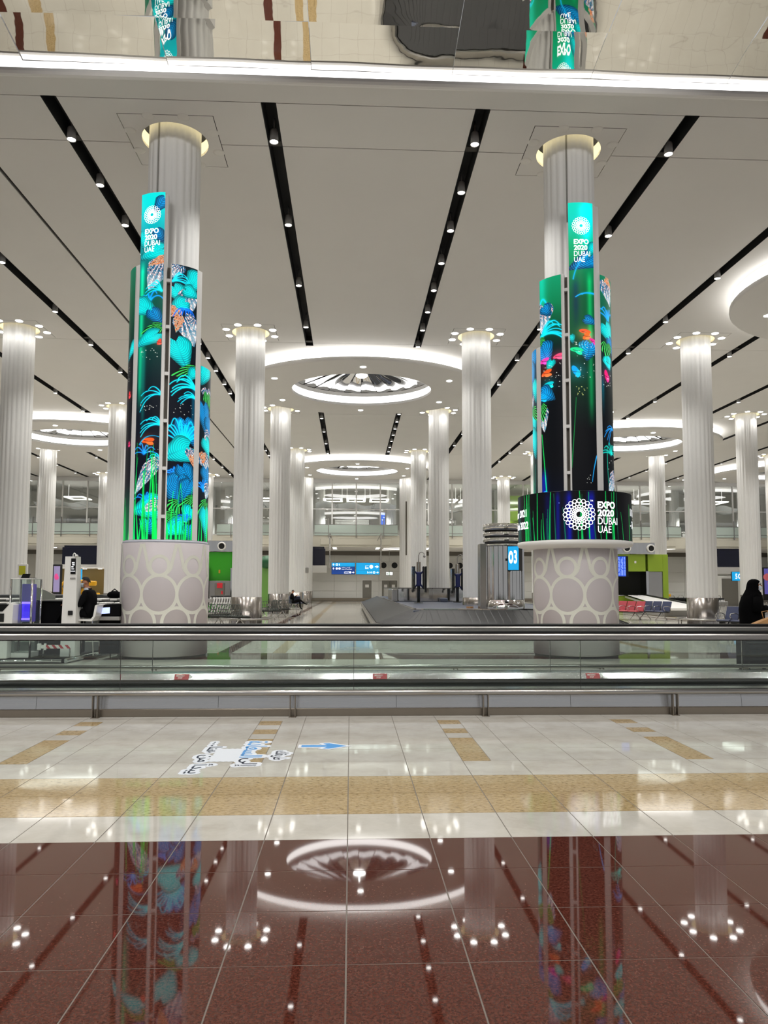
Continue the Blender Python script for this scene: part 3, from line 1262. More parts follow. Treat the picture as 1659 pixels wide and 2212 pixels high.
sb = sign_panel('hanging_sign', .45, 2.38, 62, 2.55, 3.5, [('signblue', 2.87, 3.5), ('signblue', 2.55, 2.86)], 'cyan hanging sign reading Exit and 5-14, right of the navy one')
sign_text(sb, [('t', '\uFE9D\uFEED\uFEAE\uFEA8\uFEE3', 1.2, 3.2, .28, .1), ('t', 'Exit', 1.2, 3.0, .28, .17), ('d', 1.7, 3.18, .155), ('a', 2.16, 3.18, .32, 0),
               ('t', '5-14', 1.36, 2.63, .38, .16), ('o', 1.93, 2.705, .1, .05), ('a', 2.22, 2.705, .2, 0)], 61.985)
b = MB()
b.tube([(-1.75, 62.07, 5.9), (-1.75, 62.07, 3.1), (-1.6, 62.07, 3.02), (-1.5, 62.07, 3.02)], .05, 8)
b.tube([(2.5, 62.07, 5.9), (2.5, 62.07, 3.1), (2.42, 62.07, 3.02), (2.3, 62.07, 3.02)], .05, 8)
b.tube([(-1.75, 62.07, 3.02), (2.5, 62.07, 3.02)], .03, 8)
b.tube([(-1.75, 62.07, 5.9), (-1.75, 71.0, 5.9)], .05, 8)
b.tube([(2.5, 62.07, 5.9), (2.5, 71.0, 5.9)], .05, 8)
tag(b.build('sign_gantry', M['steel']), 'steel tube frame carrying the two blue hanging signs', 'frame', kind='thing')
ex = sign_panel('exit_light', 3.55, 4.2, 75, 2.68, 3.02, [('signwhite', 2.7, 3.0)], 'small white and green running man exit light, right of the Exit sign')
b = MB()
b.box(3.85, 3.88, 75.05, 75.08, 3.0, 5.28)
b.build('rod', M['steel'], ex)
b = MB()
b.box(3.83, 3.9, 74.985, 74.99, 2.68, 3.02)
b.box(3.62, 3.7, 74.985, 74.99, 2.75, 2.92)
b.tube([(4.0, 74.98, 2.76), (4.05, 74.98, 2.86), (4.1, 74.98, 2.92)], .02, 6)
b.build('symbol', mat('exit_green', '2c7a3a', .5), ex)
for k, x in enumerate((3.49, 4.66, 7.72, 10.58, 11.67)):
    b = MB()
    r = thing('air_nozzle', (x, 79.5, 3.8), f'round air nozzle in the far wall, {ORD[k]} from the left', 'vent', 'round air nozzles in the far wall', 'thing')
    b.lathe(0, 0, [(.37, 0), (.37, .05), (.33, .07), (.31, .04)], 20)
    vv = [(x + p[0], 79.54 - p[2], 3.8 + p[1]) for p in b.v]
    b2 = MB()
    b2.add(vv, b.f, True)
    b2.build('collar', M['white'], r)
    b2 = MB()
    b2.add([(x + .32 * math.cos(2 * PI * k_ / 20), 79.46, 3.8 + .32 * math.sin(2 * PI * k_ / 20)) for k_ in range(20)], [tuple(range(20))])
    b2.build('opening', M['black'], r)
b = MB()
b.bbox(-4.12, -3.82, 67.9, 68.1, 2.75, 3.25, .05)
tag(b.build('wall_speaker', M['greyplastic']), 'small grey speaker box on the far column left of the hanging signs', 'speaker', kind='thing')
for x0, x1, lb in ((-26.7, -23.4, 'at the left behind the white kiosk post'), (-13.0, -11.5, 'behind the left screen column'), (-5.6, -2.4, 'left of the hanging signs'), (35.2, 37.7, 'above the cyan 5 sign at the right'), (41.0, 44.0, 'at the right picture edge')):
    w = thing('wall_screen', (x0, 70.4, 3.5), f'wide dark navy screen under the upper floor, {lb}', 'screen', None, 'thing')
    b = MB()
    b.bbox(x0, x1, 70.3, 70.6, 3.52, 5.1, .02)
    b.box(x0 + .1, x1 - .1, 70.5, 70.6, 5.1, 5.28)
    b.build('display', M['navy'], w)
    b = MB()
    b.bbox(x0 - .1, x1 + .15, 70.3, 71.0, 2.83, 3.5, .02)
    b.build('apron', M['white'], w)

# ================================================================== PICTURES FOR THE LED SCREENS (painted numerically)
NR = np.random.RandomState(3)
CY_, BL, DK = (0.0, .93, .95), (.02, .42, .75), (.01, .03, .06)


class Canvas:
    """y is counted downwards in the same unit as x; ss samples per unit"""

    def __init__(s, w, y0, y1, ss=1.6):
        s.w, s.y0, s.y1, s.ss = w, y0, y1, ss
        s.W, s.H = max(8, int(w * ss)), int((y1 - y0) * ss)
        s.a = np.zeros((s.H, s.W, 3))
        yy, xx = np.mgrid[0:s.H, 0:s.W]
        s.X = (xx + .5) / ss
        s.Y = (yy + .5) / ss + y0

    def grad(s, stops):
        ys = [q[0] for q in stops]
        for c in range(3):
            s.a[..., c] = np.interp(s.Y, ys, [q[1][c] for q in stops])

    def mix(s, al, col):
        al = np.clip(al, 0, 1)[..., None]
        s.a = s.a * (1 - al) + np.array(col) * al if np.ndim(col) == 1 else s.a * (1 - al) + col * al

    def glow(s, al, col):
        s.a = np.clip(s.a + np.clip(al, 0, 1)[..., None] * np.array(col), 0, 1)

    def beam(s, x, wd, y0, y1, col, k=.5):
        f = np.exp(-((s.X - x) / wd) ** 2) * np.clip((s.Y - y0) / 25, 0, 1) * np.clip((y1 - s.Y) / 60, 0, 1)
        s.glow(f * k, col)

    def leaf(s, x, y, L, Wd, ang, kind='c'):
        t = math.radians(ang)
        dx, dy = s.X - x, s.Y - y
        u = (dx * math.cos(t) + dy * math.sin(t)) / L + .5
        v = (-dx * math.sin(t) + dy * math.cos(t)) / Wd
        uc = np.clip(u, 0, 1)
        half = np.where(uc < .3, .5 * np.sqrt(np.clip(1 - ((.3 - uc) / .3) ** 2, 0, 1)), .5 * np.clip(1 - (uc - .3) / .7, 0, 1) ** .72)
        notch = np.clip(.16 - np.abs(v) * .9, 0, 1)
        d = half - np.abs(v)
        d = np.where(uc < notch, -1, d)
        al = np.clip(d * Wd * 1.6, 0, 1) * ((u > 0) & (u < 1))
        rr = np.hypot(u * 1.05, v * .8)
        tt = np.arctan2(v, u + .12)
        if kind in 'cb':
            q_ = np.hypot(u - .2, v * .9)
            ln = np.clip(.62 + .62 * np.sin(q_ * L * 1.45 + 2.2 * np.abs(v)), 0, 1)
            ln = np.where(np.abs(v) < .02, .2, ln)
            hi = (0.0, .98, .96) if kind == 'c' else (.02, .66, .94)
            lo = (.0, .50, .60) if kind == 'c' else (.0, .24, .46)
            c = np.array(lo) + (np.array(hi) - np.array(lo)) * ln[..., None]
            c = c * (.45 + .55 * np.clip(d * Wd / 9, 0, 1))[..., None]
            core = np.exp(-((u - .38) / .3) ** 2 - (v / .4) ** 2)[..., None]
            c = c + core * (np.array(hi) - c) * (.75 if kind == 'c' else .35)
        elif kind == 'g':
            ln = (np.sin(tt * 26 + rr * 14) > .35) * 1.0
            c = np.array((.01, .05, .04)) + ln[..., None] * np.array((.25, .85, .35))
        else:
            n = NR.rand(s.H // 2 + 1, s.W // 2 + 1)
            n = np.kron(n, np.ones((2, 2)))[:s.H, :s.W]
            n = .5 * n + .5 * np.roll(n, (2, 1), (0, 1))
            pal = [(.05, .45, .62), (.95, .62, .52), (1, 1, 1), (.12, .12, .2)] if kind == 's' else [(.95, .5, .25), (1, .85, .7), (.1, .05, .08), (.3, .8, .8)]
            q = n + .25 * np.sin(tt * 22)
            c = np.zeros(s.a.shape) + np.array(pal[0])
            c[q > .62] = pal[1]
            c[q > .78] = pal[2]
            c[q < .18] = pal[3]
            core = np.exp(-((u - .75) / .28) ** 2)[..., None]
            c = c + core * (1 - c) * .55 if kind == 's' else c
        s.mix(al, c)

    def curve(s, p0, p1, p2, w0, w1, col, k=1.0):
        N = int(40 + math.hypot(p2[0] - p0[0], p2[1] - p0[1]) * 1.1)
        d = np.full(s.X.shape, 1e9)
        for i in range(N + 1):
            t = i / N
            px = (1 - t) ** 2 * p0[0] + 2 * t * (1 - t) * p1[0] + t * t * p2[0]
            py = (1 - t) ** 2 * p0[1] + 2 * t * (1 - t) * p1[1] + t * t * p2[1]
            w = w0 + (w1 - w0) * t
            d = np.minimum(d, np.hypot(s.X - px, s.Y - py) / max(w, .3))
        s.mix(np.clip(1.5 - d, 0, 1) * k, col)
        s.glow(np.exp(-(d / 2.2) ** 2) * .22 * k, col)

    def plume(s, x, y, n, R, a0, a1, col=(.02, .8, .98), w=1.3):
        for i in range(n):
            a = math.radians(a0 + (a1 - a0) * i / max(1, n - 1))
            r = R * (.75 + .35 * NR.rand())
            ex, ey = x + r * math.cos(a), y - r * math.sin(a) + r * .45
            s.curve((x, y), (x + .6 * r * math.cos(a), y - r * 1.0 * max(.2, math.sin(a))), (ex, ey), w, w * .5, col)

    def ellipse(s, x, y, a, b, ang, col):
        t = math.radians(ang)
        dx, dy = s.X - x, s.Y - y
        u, v = dx * math.cos(t) + dy * math.sin(t), -dx * math.sin(t) + dy * math.cos(t)
        s.mix(np.clip((1 - np.hypot(u / a, v / b)) * min(a, b) * 1.6, 0, 1), col)

    def fly(s, x, y, r, ang, col):
        s.glow(np.exp(-(((s.X - x) ** 2 + (s.Y - y) ** 2) / (r * 1.3) ** 2)) * .3, col)
        s.ellipse(x, y, r, r * .42, ang, col)
        s.ellipse(x + r * .3, y + r * .45, r * .62, r * .34, ang + 30, tuple(min(1, c * 1.1 + .08) for c in col))
        s.curve((x - r * .5, y), (x, y + .2 * r), (x + r * .6, y + .2 * r), .5, .4, (.1, .02, .04))

    def dots(s, n, x0, x1, y0, y1, r=.8, col=(1, 1, .95)):
        for _ in range(n):
            x, y = x0 + (x1 - x0) * NR.rand(), y0 + (y1 - y0) * NR.rand()
            s.mix(np.clip(1.6 - np.hypot(s.X - x, s.Y - y) / (r * (.5 + NR.rand() * .7)), 0, 1), col)

    def grass(s, n, y0, ytop, x0=None, x1=None, col=(.02, .82, .32)):
        for _ in range(n):
            x = (x0 or 0) + ((x1 if x1 is not None else s.w) - (x0 or 0)) * NR.rand()
            h = ytop + (y0 - ytop) * NR.rand() * .5
            s.curve((x, y0), (x + NR.uniform(-3, 3), (y0 + h) / 2), (x + NR.uniform(-9, 9), h), NR.uniform(.8, 1.9), .4, tuple(c * NR.uniform(.7, 1.1) for c in col))


def art_left_a():
    c = Canvas(47, 410, 1170)
    c.grad([(410, (0, .95, .93)), (440, (0, .93, .92)), (500, (0, .7, .75)), (560, (0, .5, .5)), (640, (0, .35, .28)), (760, (.0, .22, .2)), (860, (.02, .07, .11)), (1000, (.01, .03, .1)), (1170, (.01, .06, .14))])
    c.beam(7, 5, 560, 900, (0, .7, .45), .8)
    c.beam(15, 4, 740, 960, (0, .6, .5), .4)
    c.leaf(38, 440, 44, 30, 120, 'b')
    c.leaf(10, 520, 60, 30, 80, 'c')
    c.leaf(38, 510, 40, 24, 70, 'b')
    c.leaf(24, 547, 62, 42, 160, 'c')
    c.leaf(34, 595, 78, 46, 110, 's')
    c.leaf(36, 566, 40, 20, 150, 'o')
    c.plume(44, 632, 5, 34, 110, 175)
    c.plume(22, 655, 5, 34, 40, 150, (.02, .55, .98), 1.7)
    c.leaf(16, 668, 64, 44, 35, 'c')
    c.leaf(36, 690, 50, 30, 60, 'b')
    c.leaf(28, 716, 46, 26, 160, 'g')
    c.leaf(18, 738, 68, 36, 150, 'c')
    c.fly(42, 744, 8, 110, (.98, .3, .22))
    c.dots(14, 6, 40, 758, 782)
    c.plume(50, 860, 4, 40, 130, 200)
    c.dots(16, 10, 44, 878, 892)
    c.plume(50, 925, 6, 42, 120, 190)
    c.plume(20, 985, 6, 34, 20, 160, (.05, .5, .85))
    c.plume(48, 1000, 5, 30, 110, 190)
    c.fly(26, 957, 13, -8, (1, .38, .12))
    c.curve((10, 965), (24, 940), (46, 950), 1, .6, (.02, .6, .8))
    c.dots(12, 26, 46, 975, 1010)
    c.leaf(22, 1035, 84, 30, 118, 's')
    c.leaf(38, 1010, 40, 24, 125, 's')
    c.leaf(26, 1100, 66, 58, 165, 'c')
    c.leaf(36, 1098, 40, 30, 150, 's')
    c.plume(24, 1085, 6, 26, 30, 150, (.02, .5, .95))
    c.leaf(32, 1140, 40, 34, 80, 'b')
    c.grass(11, 1168, 950)
    c.grass(8, 1168, 1080, col=(.02, .95, .4))
    return c


def art_left_b():
    c = Canvas(52, 555, 1170)
    c.grad([(555, (.02, .12, .15)), (800, (.01, .05, .09)), (900, (.01, .03, .09)), (1170, (.01, .05, .10))])
    c.beam(48, 4, 820, 960, (0, .5, .6), .5)
    c.leaf(8, 572, 40, 30, 120, 's')
    c.leaf(44, 590, 60, 48, 120, 'c')
    c.plume(2, 596, 6, 40, 0, 60)
    c.leaf(14, 625, 54, 40, 60, 'c')
    c.leaf(36, 632, 50, 44, 75, 's')
    c.leaf(40, 615, 40, 36, 20, 'c')
    c.leaf(14, 648, 46, 36, 140, 'c')
    c.leaf(6, 665, 26, 30, 120, 'o')
    c.plume(28, 655, 7, 26, -160, -20, (.05, .4, .98), 1.6)
    c.leaf(34, 700, 76, 52, 70, 's')
    c.leaf(14, 690, 44, 20, 100, 'o')
    c.leaf(46, 685, 30, 26, 100, 's')
    c.leaf(20, 756, 78, 60, 70, 'c')
    c.leaf(30, 796, 60, 30, 155, 'g')
    c.leaf(44, 800, 40, 28, 120, 'c')
    c.plume(54, 832, 6, 58, 130, 178, (.02, .85, .95), 1.8)
    c.plume(54, 852, 5, 40, 140, 185, (.02, .8, .98))
    c.dots(12, 8, 48, 868, 892)
    c.leaf(34, 925, 60, 44, 80, 'b')
    c.leaf(46, 940, 60, 34, 60, 'b')
    c.plume(28, 965, 12, 86, 40, 140, (.0, .75, .95), 1.9)
    c.leaf(18, 975, 74, 64, 150, 'c')
    c.leaf(46, 982, 40, 22, 70, 's')
    c.leaf(50, 992, 30, 18, 80, 'o')
    c.plume(16, 1030, 8, 34, 30, 150, (.05, .5, .98), 1.8)
    c.leaf(38, 1025, 56, 40, 60, 'b')
    c.leaf(18, 1062, 84, 56, 95, 'b')
    c.leaf(36, 1060, 60, 40, 110, 'b')
    c.leaf(14, 1100, 40, 40, 130, 'g')
    c.leaf(40, 1085, 44, 28, 150, 'g')
    c.leaf(42, 1110, 40, 40, 120, 'c')
    c.leaf(16, 1120, 50, 26, 20, 'g')
    c.leaf(14, 1142, 60, 44, 150, 'c')
    c.plume(38, 1125, 6, 26, 60, 180, (.05, .4, .98), 1.6)
    c.leaf(44, 1150, 40, 30, 90, 'b')
    c.grass(9, 1168, 1040)
    c.grass(6, 1168, 1100, col=(.02, .95, .4))
    return c


def art_left_c():
    c = Canvas(44, 760, 1170)
    c.grad([(760, (.02, .1, .12)), (1170, (.01, .05, .1))])
    c.leaf(12, 780, 60, 44, 110, 'c')
    c.leaf(24, 828, 44, 40, 80, 's')
    c.leaf(26, 845, 60, 34, 80, 'g')
    c.leaf(16, 885, 90, 44, 80, 'b')
    c.leaf(36, 905, 70, 40, 70, 'b')
    c.leaf(26, 925, 40, 34, 120, 's')
    c.leaf(30, 950, 60, 40, 60, 'c')
    c.leaf(22, 985, 50, 40, 50, 's')
    c.leaf(12, 975, 30, 24, 90, 'o')
    c.leaf(26, 1020, 60, 40, 80, 'b')
    c.plume(14, 1050, 8, 34, 20, 150, (.05, .5, .98), 1.6)
    c.leaf(30, 1050, 40, 34, 110, 's')
    c.leaf(14, 1090, 50, 30, 130, 'g')
    c.leaf(26, 1125, 84, 44, 85, 'c')
    c.grass(8, 1168, 1060)
    return c


def art_left_d():
    c = Canvas(44, 560, 1170)
    c.grad([(560, (0, .45, .33)), (640, (0, .34, .22)), (740, (0, .16, .13)), (780, (.02, .05, .08)), (1040, (.02, .03, .07)), (1100, (0, .28, .18)), (1170, (0, .42, .24))])
    c.leaf(36, 750, 60, 26, 130, 'c')
    c.fly(32, 848, 9, 100, (.95, .2, .22))
    c.fly(36, 958, 7, 100, (.95, .15, .4))
    c.dots(10, 10, 42, 785, 820)
    c.grass(6, 1168, 1060)
    return c


def art_right_0():
    c = Canvas(44, 735, 1170)
    c.grad([(735, (.02, .25, .35)), (960, (.02, .08, .12)), (1000, (0, .14, .13)), (1170, (.0, .1, .12))])
    c.leaf(30, 760, 60, 44, 100, 'b')
    c.leaf(22, 800, 90, 40, 85, 'b')
    c.leaf(36, 830, 60, 30, 80, 'c')
    c.leaf(22, 850, 30, 20, 90, 's')
    c.leaf(30, 900, 80, 34, 80, 'c')
    c.leaf(34, 880, 40, 26, 60, 'g')
    c.leaf(28, 945, 80, 40, 75, 'c')
    c.grass(6, 1168, 960, col=(.05, .8, .6))
    return c


def art_right_1():
    c = Canvas(45, 580, 1170)
    c.grad([(580, (0, .62, .42)), (640, (0, .52, .32)), (690, (0, .32, .2)), (740, (.0, .14, .12)), (770, (.01, .03, .05)), (1000, (.01, .015, .03)), (1170, (.01, .05, .2))])
    c.beam(6, 10, 560, 690, (0, .3, .35), .8)
    c.curve((0, 640), (8, 612), (18, 644), 1.5, 1.5, (.02, .75, .98))
    c.leaf(8, 670, 70, 44, 95, 's')
    c.leaf(16, 655, 34, 30, 60, 'b')
    c.plume(4, 710, 9, 58, -10, 60, (.02, .75, .95), 1.6)
    c.leaf(6, 725, 30, 20, 60, 'g')
    c.leaf(10, 750, 56, 50, 70, 'b')
    c.fly(10, 766, 12, -15, (1, .25, .72))
    c.fly(38, 762, 11, -20, (1, .32, .5))
    c.leaf(22, 780, 30, 20, 110, 'c')
    c.fly(14, 794, 13, -25, (1, .38, .14))
    c.dots(26, 4, 44, 778, 832)
    c.fly(18, 821, 12, -12, (.0, .85, .9))
    c.leaf(14, 843, 46, 40, 40, 'b')
    c.fly(6, 850, 10, -10, (.0, .7, .98))
    c.leaf(6, 895, 62, 28, 85, 's')
    c.leaf(4, 880, 44, 24, 85, 'g')
    c.curve((2, 930), (8, 1000), (12, 1062), .8, 1.2, (.05, .75, .3))
    c.beam(5, 8, 1000, 1200, (.05, .15, .9), .6)
    c.curve((3, 1062), (8, 1050), (16, 1062), 1.2, 1, (.1, .6, 1))
    return c


def art_right_2():
    c = Canvas(48, 428, 1170)
    c.grad([(428, (0, .9, .78)), (470, (0, .86, .78)), (520, (0, .72, .48)), (590, (0, .5, .3)), (640, (0, .36, .2)), (720, (0, .32, .18)), (745, (.01, .12, .09)), (820, (.0, .2, .12)), (880, (.0, .1, .07)), (930, (.01, .02, .03)), (1170, (.01, .01, .03))])
    c.beam(34, 12, 420, 560, (0, .3, .5), .9)
    c.beam(12, 6, 590, 720, (-.0, -.15, .1), .8)
    c.beam(38, 5, 580, 930, (0, .5, .25), .7)
    c.leaf(32, 560, 80, 46, 150, 'b')
    c.curve((8, 600), (14, 560), (40, 545), 1.2, 1, (.02, .6, .8))
    c.leaf(44, 535, 40, 24, 110, 'c')
    c.curve((12, 640), (26, 628), (46, 632), 1, 1.8, (.02, .6, .98))
    c.ellipse(23, 634, 3, 2, 0, (.02, .7, 1))
    c.leaf(40, 692, 34, 24, 20, 'b')
    c.leaf(34, 758, 46, 44, 100, 'b')
    c.fly(28, 716, 12, 10, (1, .32, .18))
    c.fly(30, 725, 11, 120, (1, .45, .15))
    c.fly(44, 736, 10, 30, (1, .2, .6))
    c.fly(12, 756, 13, 10, (.05, .95, .6))
    c.leaf(4, 732, 24, 14, 80, 'c')
    c.dots(34, 4, 46, 730, 822)
    c.fly(10, 802, 14, 65, (.0, .7, 1))
    c.dots(12, 10, 30, 835, 856, .9, (1, 1, .6))
    c.curve((10, 860), (4, 960), (0, 1010), .5, .9, (.03, .45, .2))
    c.curve((47, 985), (40, 1010), (37, 1040), 1.0, .4, (.1, .6, .95))
    c.dots(6, 26, 36, 1020, 1050)
    return c


def art_right_3():
    c = Canvas(44, 580, 1170)
    c.grad([(580, (0, .5, .35)), (700, (.0, .3, .22)), (745, (.01, .1, .1)), (800, (.0, .12, .1)), (900, (.01, .03, .05)), (1170, (.01, .02, .04))])
    c.leaf(22, 616, 60, 44, 70, 's')
    c.leaf(26, 592, 30, 20, 30, 'o')
    c.plume(22, 680, 6, 44, 60, 150, (.02, .55, .98), 1.7)
    c.leaf(24, 710, 60, 46, 60, 'c')
    c.leaf(34, 735, 50, 30, 60, 'b')
    c.leaf(16, 748, 40, 40, 90, 'g')
    c.leaf(20, 775, 34, 30, 70, 'c')
    c.fly(20, 772, 13, 65, (.0, .85, .85))
    c.fly(14, 804, 14, 75, (1, .12, .5))
    c.dots(14, 2, 36, 800, 830)
    c.beam(3, 4, 800, 900, (0, .4, .5), .6)
    c.plume(36, 920, 5, 34, 150, 230, (.05, .5, .8))
    c.plume(24, 975, 8, 40, 0, 180, (.0, .65, .6), 1.6)
    c.curve((12, 960), (10, 1010), (16, 1050), 1, .5, (.05, .6, .5))
    c.leaf(28, 1040, 66, 34, 115, 's')
    c.dots(6, 10, 40, 980, 1010)
    return c


def art_drum():
    c = Canvas(760, 1060, 1168, 1.5)
    c.grad([(1060, (.01, .01, .015)), (1168, (.01, .012, .03))])
    for x in (60, 100, 196, 236, 480, 520, 640):
        c.beam(x * 1.0 + 130, 8, 1050, 1300, (.04, .06, .85), .25)
    for x in (348, 372, 411, 418):
        c.beam(x, 5, 1050, 1400, (.03, .1, .95), .45)
    for k in range(70):
        x = 760 * NR.rand()
        top = 1062 + 70 * NR.rand()
        c.curve((x, 1170), (x - 2, (1170 + top) / 2), (x - NR.uniform(-4, 10), top), NR.uniform(.5, 1.3), .4, (.03, .62 * NR.uniform(.5, 1.2), .28))
    for x in (265, 270, 274, 262, 300, 330, 395, 447, 466):
        c.curve((x, 1170), (x, 1120), (x + NR.uniform(-6, 4), 1062), 1.3, .7, (.04, .68, .3))
    c.dots(5, 260, 500, 1065, 1150, 1.2, (.5, .6, 1))
    return c


def lin(a):
    return np.where(a <= .04045, a / 12.92, ((np.clip(a, 0, 1) + .055) / 1.055) ** 2.4)


def screen_obj(name, canvas, fn, u0, u1, z0, z1, ztop_y, zbot_y, parent):
    """fn(theta, z) -> point; canvas rows run from the unit ztop_y (at z1) to zbot_y (at z0)"""
    nx, nz = canvas.W + 1, canvas.H
    sel = []
    us = np.linspace(u0, u1, nx)
    rows_ = np.linspace(ztop_y, zbot_y, nz)
    zs = np.linspace(z1, z0, nz)
    off = loc_of(parent)
    cx, cy, R, d, e = fn
    P = np.zeros((nz, nx, 3))
    P[..., 0] = cx + R * (np.cos(us) * d[0] + np.sin(us) * e[0])[None, :] - off[0]
    P[..., 1] = cy + R * (np.cos(us) * d[1] + np.sin(us) * e[1])[None, :] - off[1]
    P[..., 2] = zs[:, None] - off[2]
    iy = np.clip(((rows_ - canvas.y0) * canvas.ss).astype(int), 0, canvas.H - 1)
    ix = np.clip((np.linspace(0, 1, nx) * (canvas.W - 1)).round().astype(int), 0, canvas.W - 1)
    C = lin(canvas.a[iy][:, ix])
    me = bpy.data.meshes.new(name)
    a = np.arange((nz - 1) * nx).reshape(nz - 1, nx)[:, :-1]
    F = np.stack([a, a + nx, a + nx + 1, a + 1], -1).reshape(-1, 4)
    me.vertices.add(nx * nz)
    me.vertices.foreach_set('co', P.reshape(-1).astype(np.float32))
    me.loops.add(F.size)
    me.loops.foreach_set('vertex_index', F.reshape(-1).astype(np.int32))
    me.polygons.add(len(F))
    me.polygons.foreach_set('loop_start', (np.arange(len(F)) * 4).astype(np.int32))
    me.update(calc_edges=True)
    at = me.color_attributes.new('Col', 'FLOAT_COLOR', 'POINT')
    rgba = np.ones((nx * nz, 4), np.float32)
    rgba[:, :3] = C.reshape(-1, 3)
    at.data.foreach_set('color', rgba.reshape(-1))
    me.materials.append(M['led'])
    return link(name, me, parent)


# ================================================================== THE TWO SCREEN COLUMNS


def arc(mb, fr, R0, R1, t0, t1, z0, z1, n=8, smooth=True):
    cx, cy, _, d, e = fr

    def P(r, t, z):
        return (cx + r * (math.cos(t) * d[0] + math.sin(t) * e[0]), cy + r * (math.cos(t) * d[1] + math.sin(t) * e[1]), z)
    v = []
    for z in (z0, z1):
        for r in (R0, R1):
            for i in range(n + 1):
                v.append(P(r, t0 + (t1 - t0) * i / n, z))
    m = n + 1
    f = []
    for i in range(n):
        f += [(i, i + 1, m + i + 1, m + i), (2 * m + i, 3 * m + i, 3 * m + i + 1, 2 * m + i + 1),
              (i, 2 * m + i, 2 * m + i + 1, i + 1), (m + i, m + i + 1, 3 * m + i + 1, 3 * m + i)]
    f += [(0, m, 3 * m, 2 * m), (n, 2 * m + n, 3 * m + n, m + n)]
    mb.add(v, f, False)


def hero(i, label, panels, drum):
    cx, cy = colx(i), CY[0]
    n_ = math.hypot(cx, cy)
    d = (-cx / n_, -cy / n_)
    e = (-d[1], d[0])
    RL = .895
    fr = (cx, cy, RL, d, e)

    def on(R):
        def f(t, z):
            return (cx + R * (math.cos(t) * d[0] + math.sin(t) * e[0]), cy + R * (math.cos(t) * d[1] + math.sin(t) * e[1]), z)
        return f
    root = thing('screen_column', (cx, cy, 0), label, 'column', None, 'thing')
    b = MB()
    shaft(b, cx, cy, 2.3, H + .45, .578)
    sh = b.build('shaft', M['column'], root)
    b = MB()
    g = on(.582)
    t = math.radians(-38 if i == 0 else -4)
    b.tube([g(t, z) for z in (H + .3, 9.5, 6)], .02, 6)
    b.build('cable_trunk', M['greyplastic'], sh)
    b = MB()
    b.lathe(cx, cy, [(.905, 0), (.905, .06)], 64)
    b.build('plinth', M['black'], root)
    b = MB()
    b.lathe(cx, cy, [(.90, .05), (.932, .055), (.932, 2.43), (.925, 2.435), (.6, 2.44)], 96)
    base = b.build('base_drum', M['base'], root)
    # ring pattern printed on the base
    b = MB()
    f = on(.9345)
    RB = .9345
    rot = math.radians(-7.4 if i == 0 else -10.2)
    W = .034

    def ell_ring(tc, zc, a, bb, skip=None):
        n = 44
        for q in range(n):
            q0, q1 = 2 * PI * q / n, 2 * PI * (q + 1) / n
            zz = zc + bb * math.sin((q0 + q1) / 2)
            if zz > 2.42:
                continue
            p = []
            for tt, k in ((q0, -W), (q1, -W), (q1, W), (q0, W)):
                p.append(f(tc + (a + k) * math.cos(tt) / RB, min(2.428, zc + (bb + k) * math.sin(tt))))
            b.add(p, [(0, 1, 2, 3)])
    for k in range(8):
        tc = rot + 2 * PI * k / 8
        ell_ring(tc, 1.355, .368, .392)
        ell_ring(tc, 1.945, .19, .20)
        zz_ = [1.745 + .0275 * q for q in range(26)]
        hw_ = [.25 * math.sqrt(max(0, 1 - ((2.0 - z) / .26) ** 2)) if z < 2.0 else .25 + (z - 2.0) / .43 * .10 for z in zz_]
        for sg in (-1, 1):
            for q in range(25):
                if zz_[q + 1] > 2.43:
                    break
                d_ = Vector((hw_[q + 1] - hw_[q], zz_[q + 1] - zz_[q])).normalized()
                nx_, nz_ = d_.y * W, -d_.x * W
                b.add([f(tc + sg * (hw_[q] - nx_) / RB, zz_[q] - nz_), f(tc + sg * (hw_[q] + nx_) / RB, zz_[q] + nz_), f(tc + sg * (hw_[q + 1] + nx_) / RB, zz_[q + 1] + nz_), f(tc + sg * (hw_[q + 1] - nx_) / RB, zz_[q + 1] - nz_)], [(0, 1, 2, 3)])
        ell_ring(tc + PI / 8, .765, .295, .305)
    b.build('ring_print', M['baseprint'], base)
    b = MB()
    b.lathe(cx, cy, [(.88, 2.435), (.915, 2.44), (.90, 2.49), (.60, 2.495)], 64)
    b.build('collar', M['collar'], root)
    # panels: (theta0, theta1, top, art)
    names = {}
    for q, (t0, t1, zt, art, frames, mark) in enumerate(panels):
        a0, a1 = math.radians(t0), math.radians(t1)
        zb = 2.495
        b = MB()
        arc(b, fr, RL - .10, RL - .004, a0, a1, zb, zt, 6)
        p = b.build('screen_panel', M['frame'], root)
        if art is not None:
            cv = art()
            screen_obj('display', cv, fr, a0, a1, zb + .005, zt - .005, cv.y0 + 2, 1167, p)
        for (u0, u1, ft) in frames:
            b = MB()
            arc(b, fr, RL - .13, RL - .012, math.radians(u0), math.radians(u1), zb, ft, 2)
            b.build('panel_frame', M['frame'], root)
        if mark:
            b = MB()
            f2 = on(RL + .004)
            tm = (a0 + a1) / 2
            ds = lambda u, v_: f2(tm + u / RL, v_)
            rosette(b, ds, .0, mark, .205)
            rosette_o = b.build('emblem', M['white_glow'], p)
            b = MB()
            x0 = -.165
            put_text(b, text_fit('EXPO', .33, .03, .115), lambda u, v_: ds(x0 + u, mark - .42 + v_))
            put_text(b, text_fit('2020', .30, .03, .115), lambda u, v_: ds(x0 + u, mark - .555 + v_))
            put_text(b, text_fit('DUBAI', .36, .0, .115), lambda u, v_: ds(x0 + u, mark - .69 + v_))
            put_text(b, text_fit('UAE', .24, .0, .115), lambda u, v_: ds(x0 + u, mark - .825 + v_))
            b.build('lettering', M['white_glow'], p)
    # the open slot with rungs
    g0, g1 = math.radians(-7.8), math.radians(-2.2)
    b = MB()
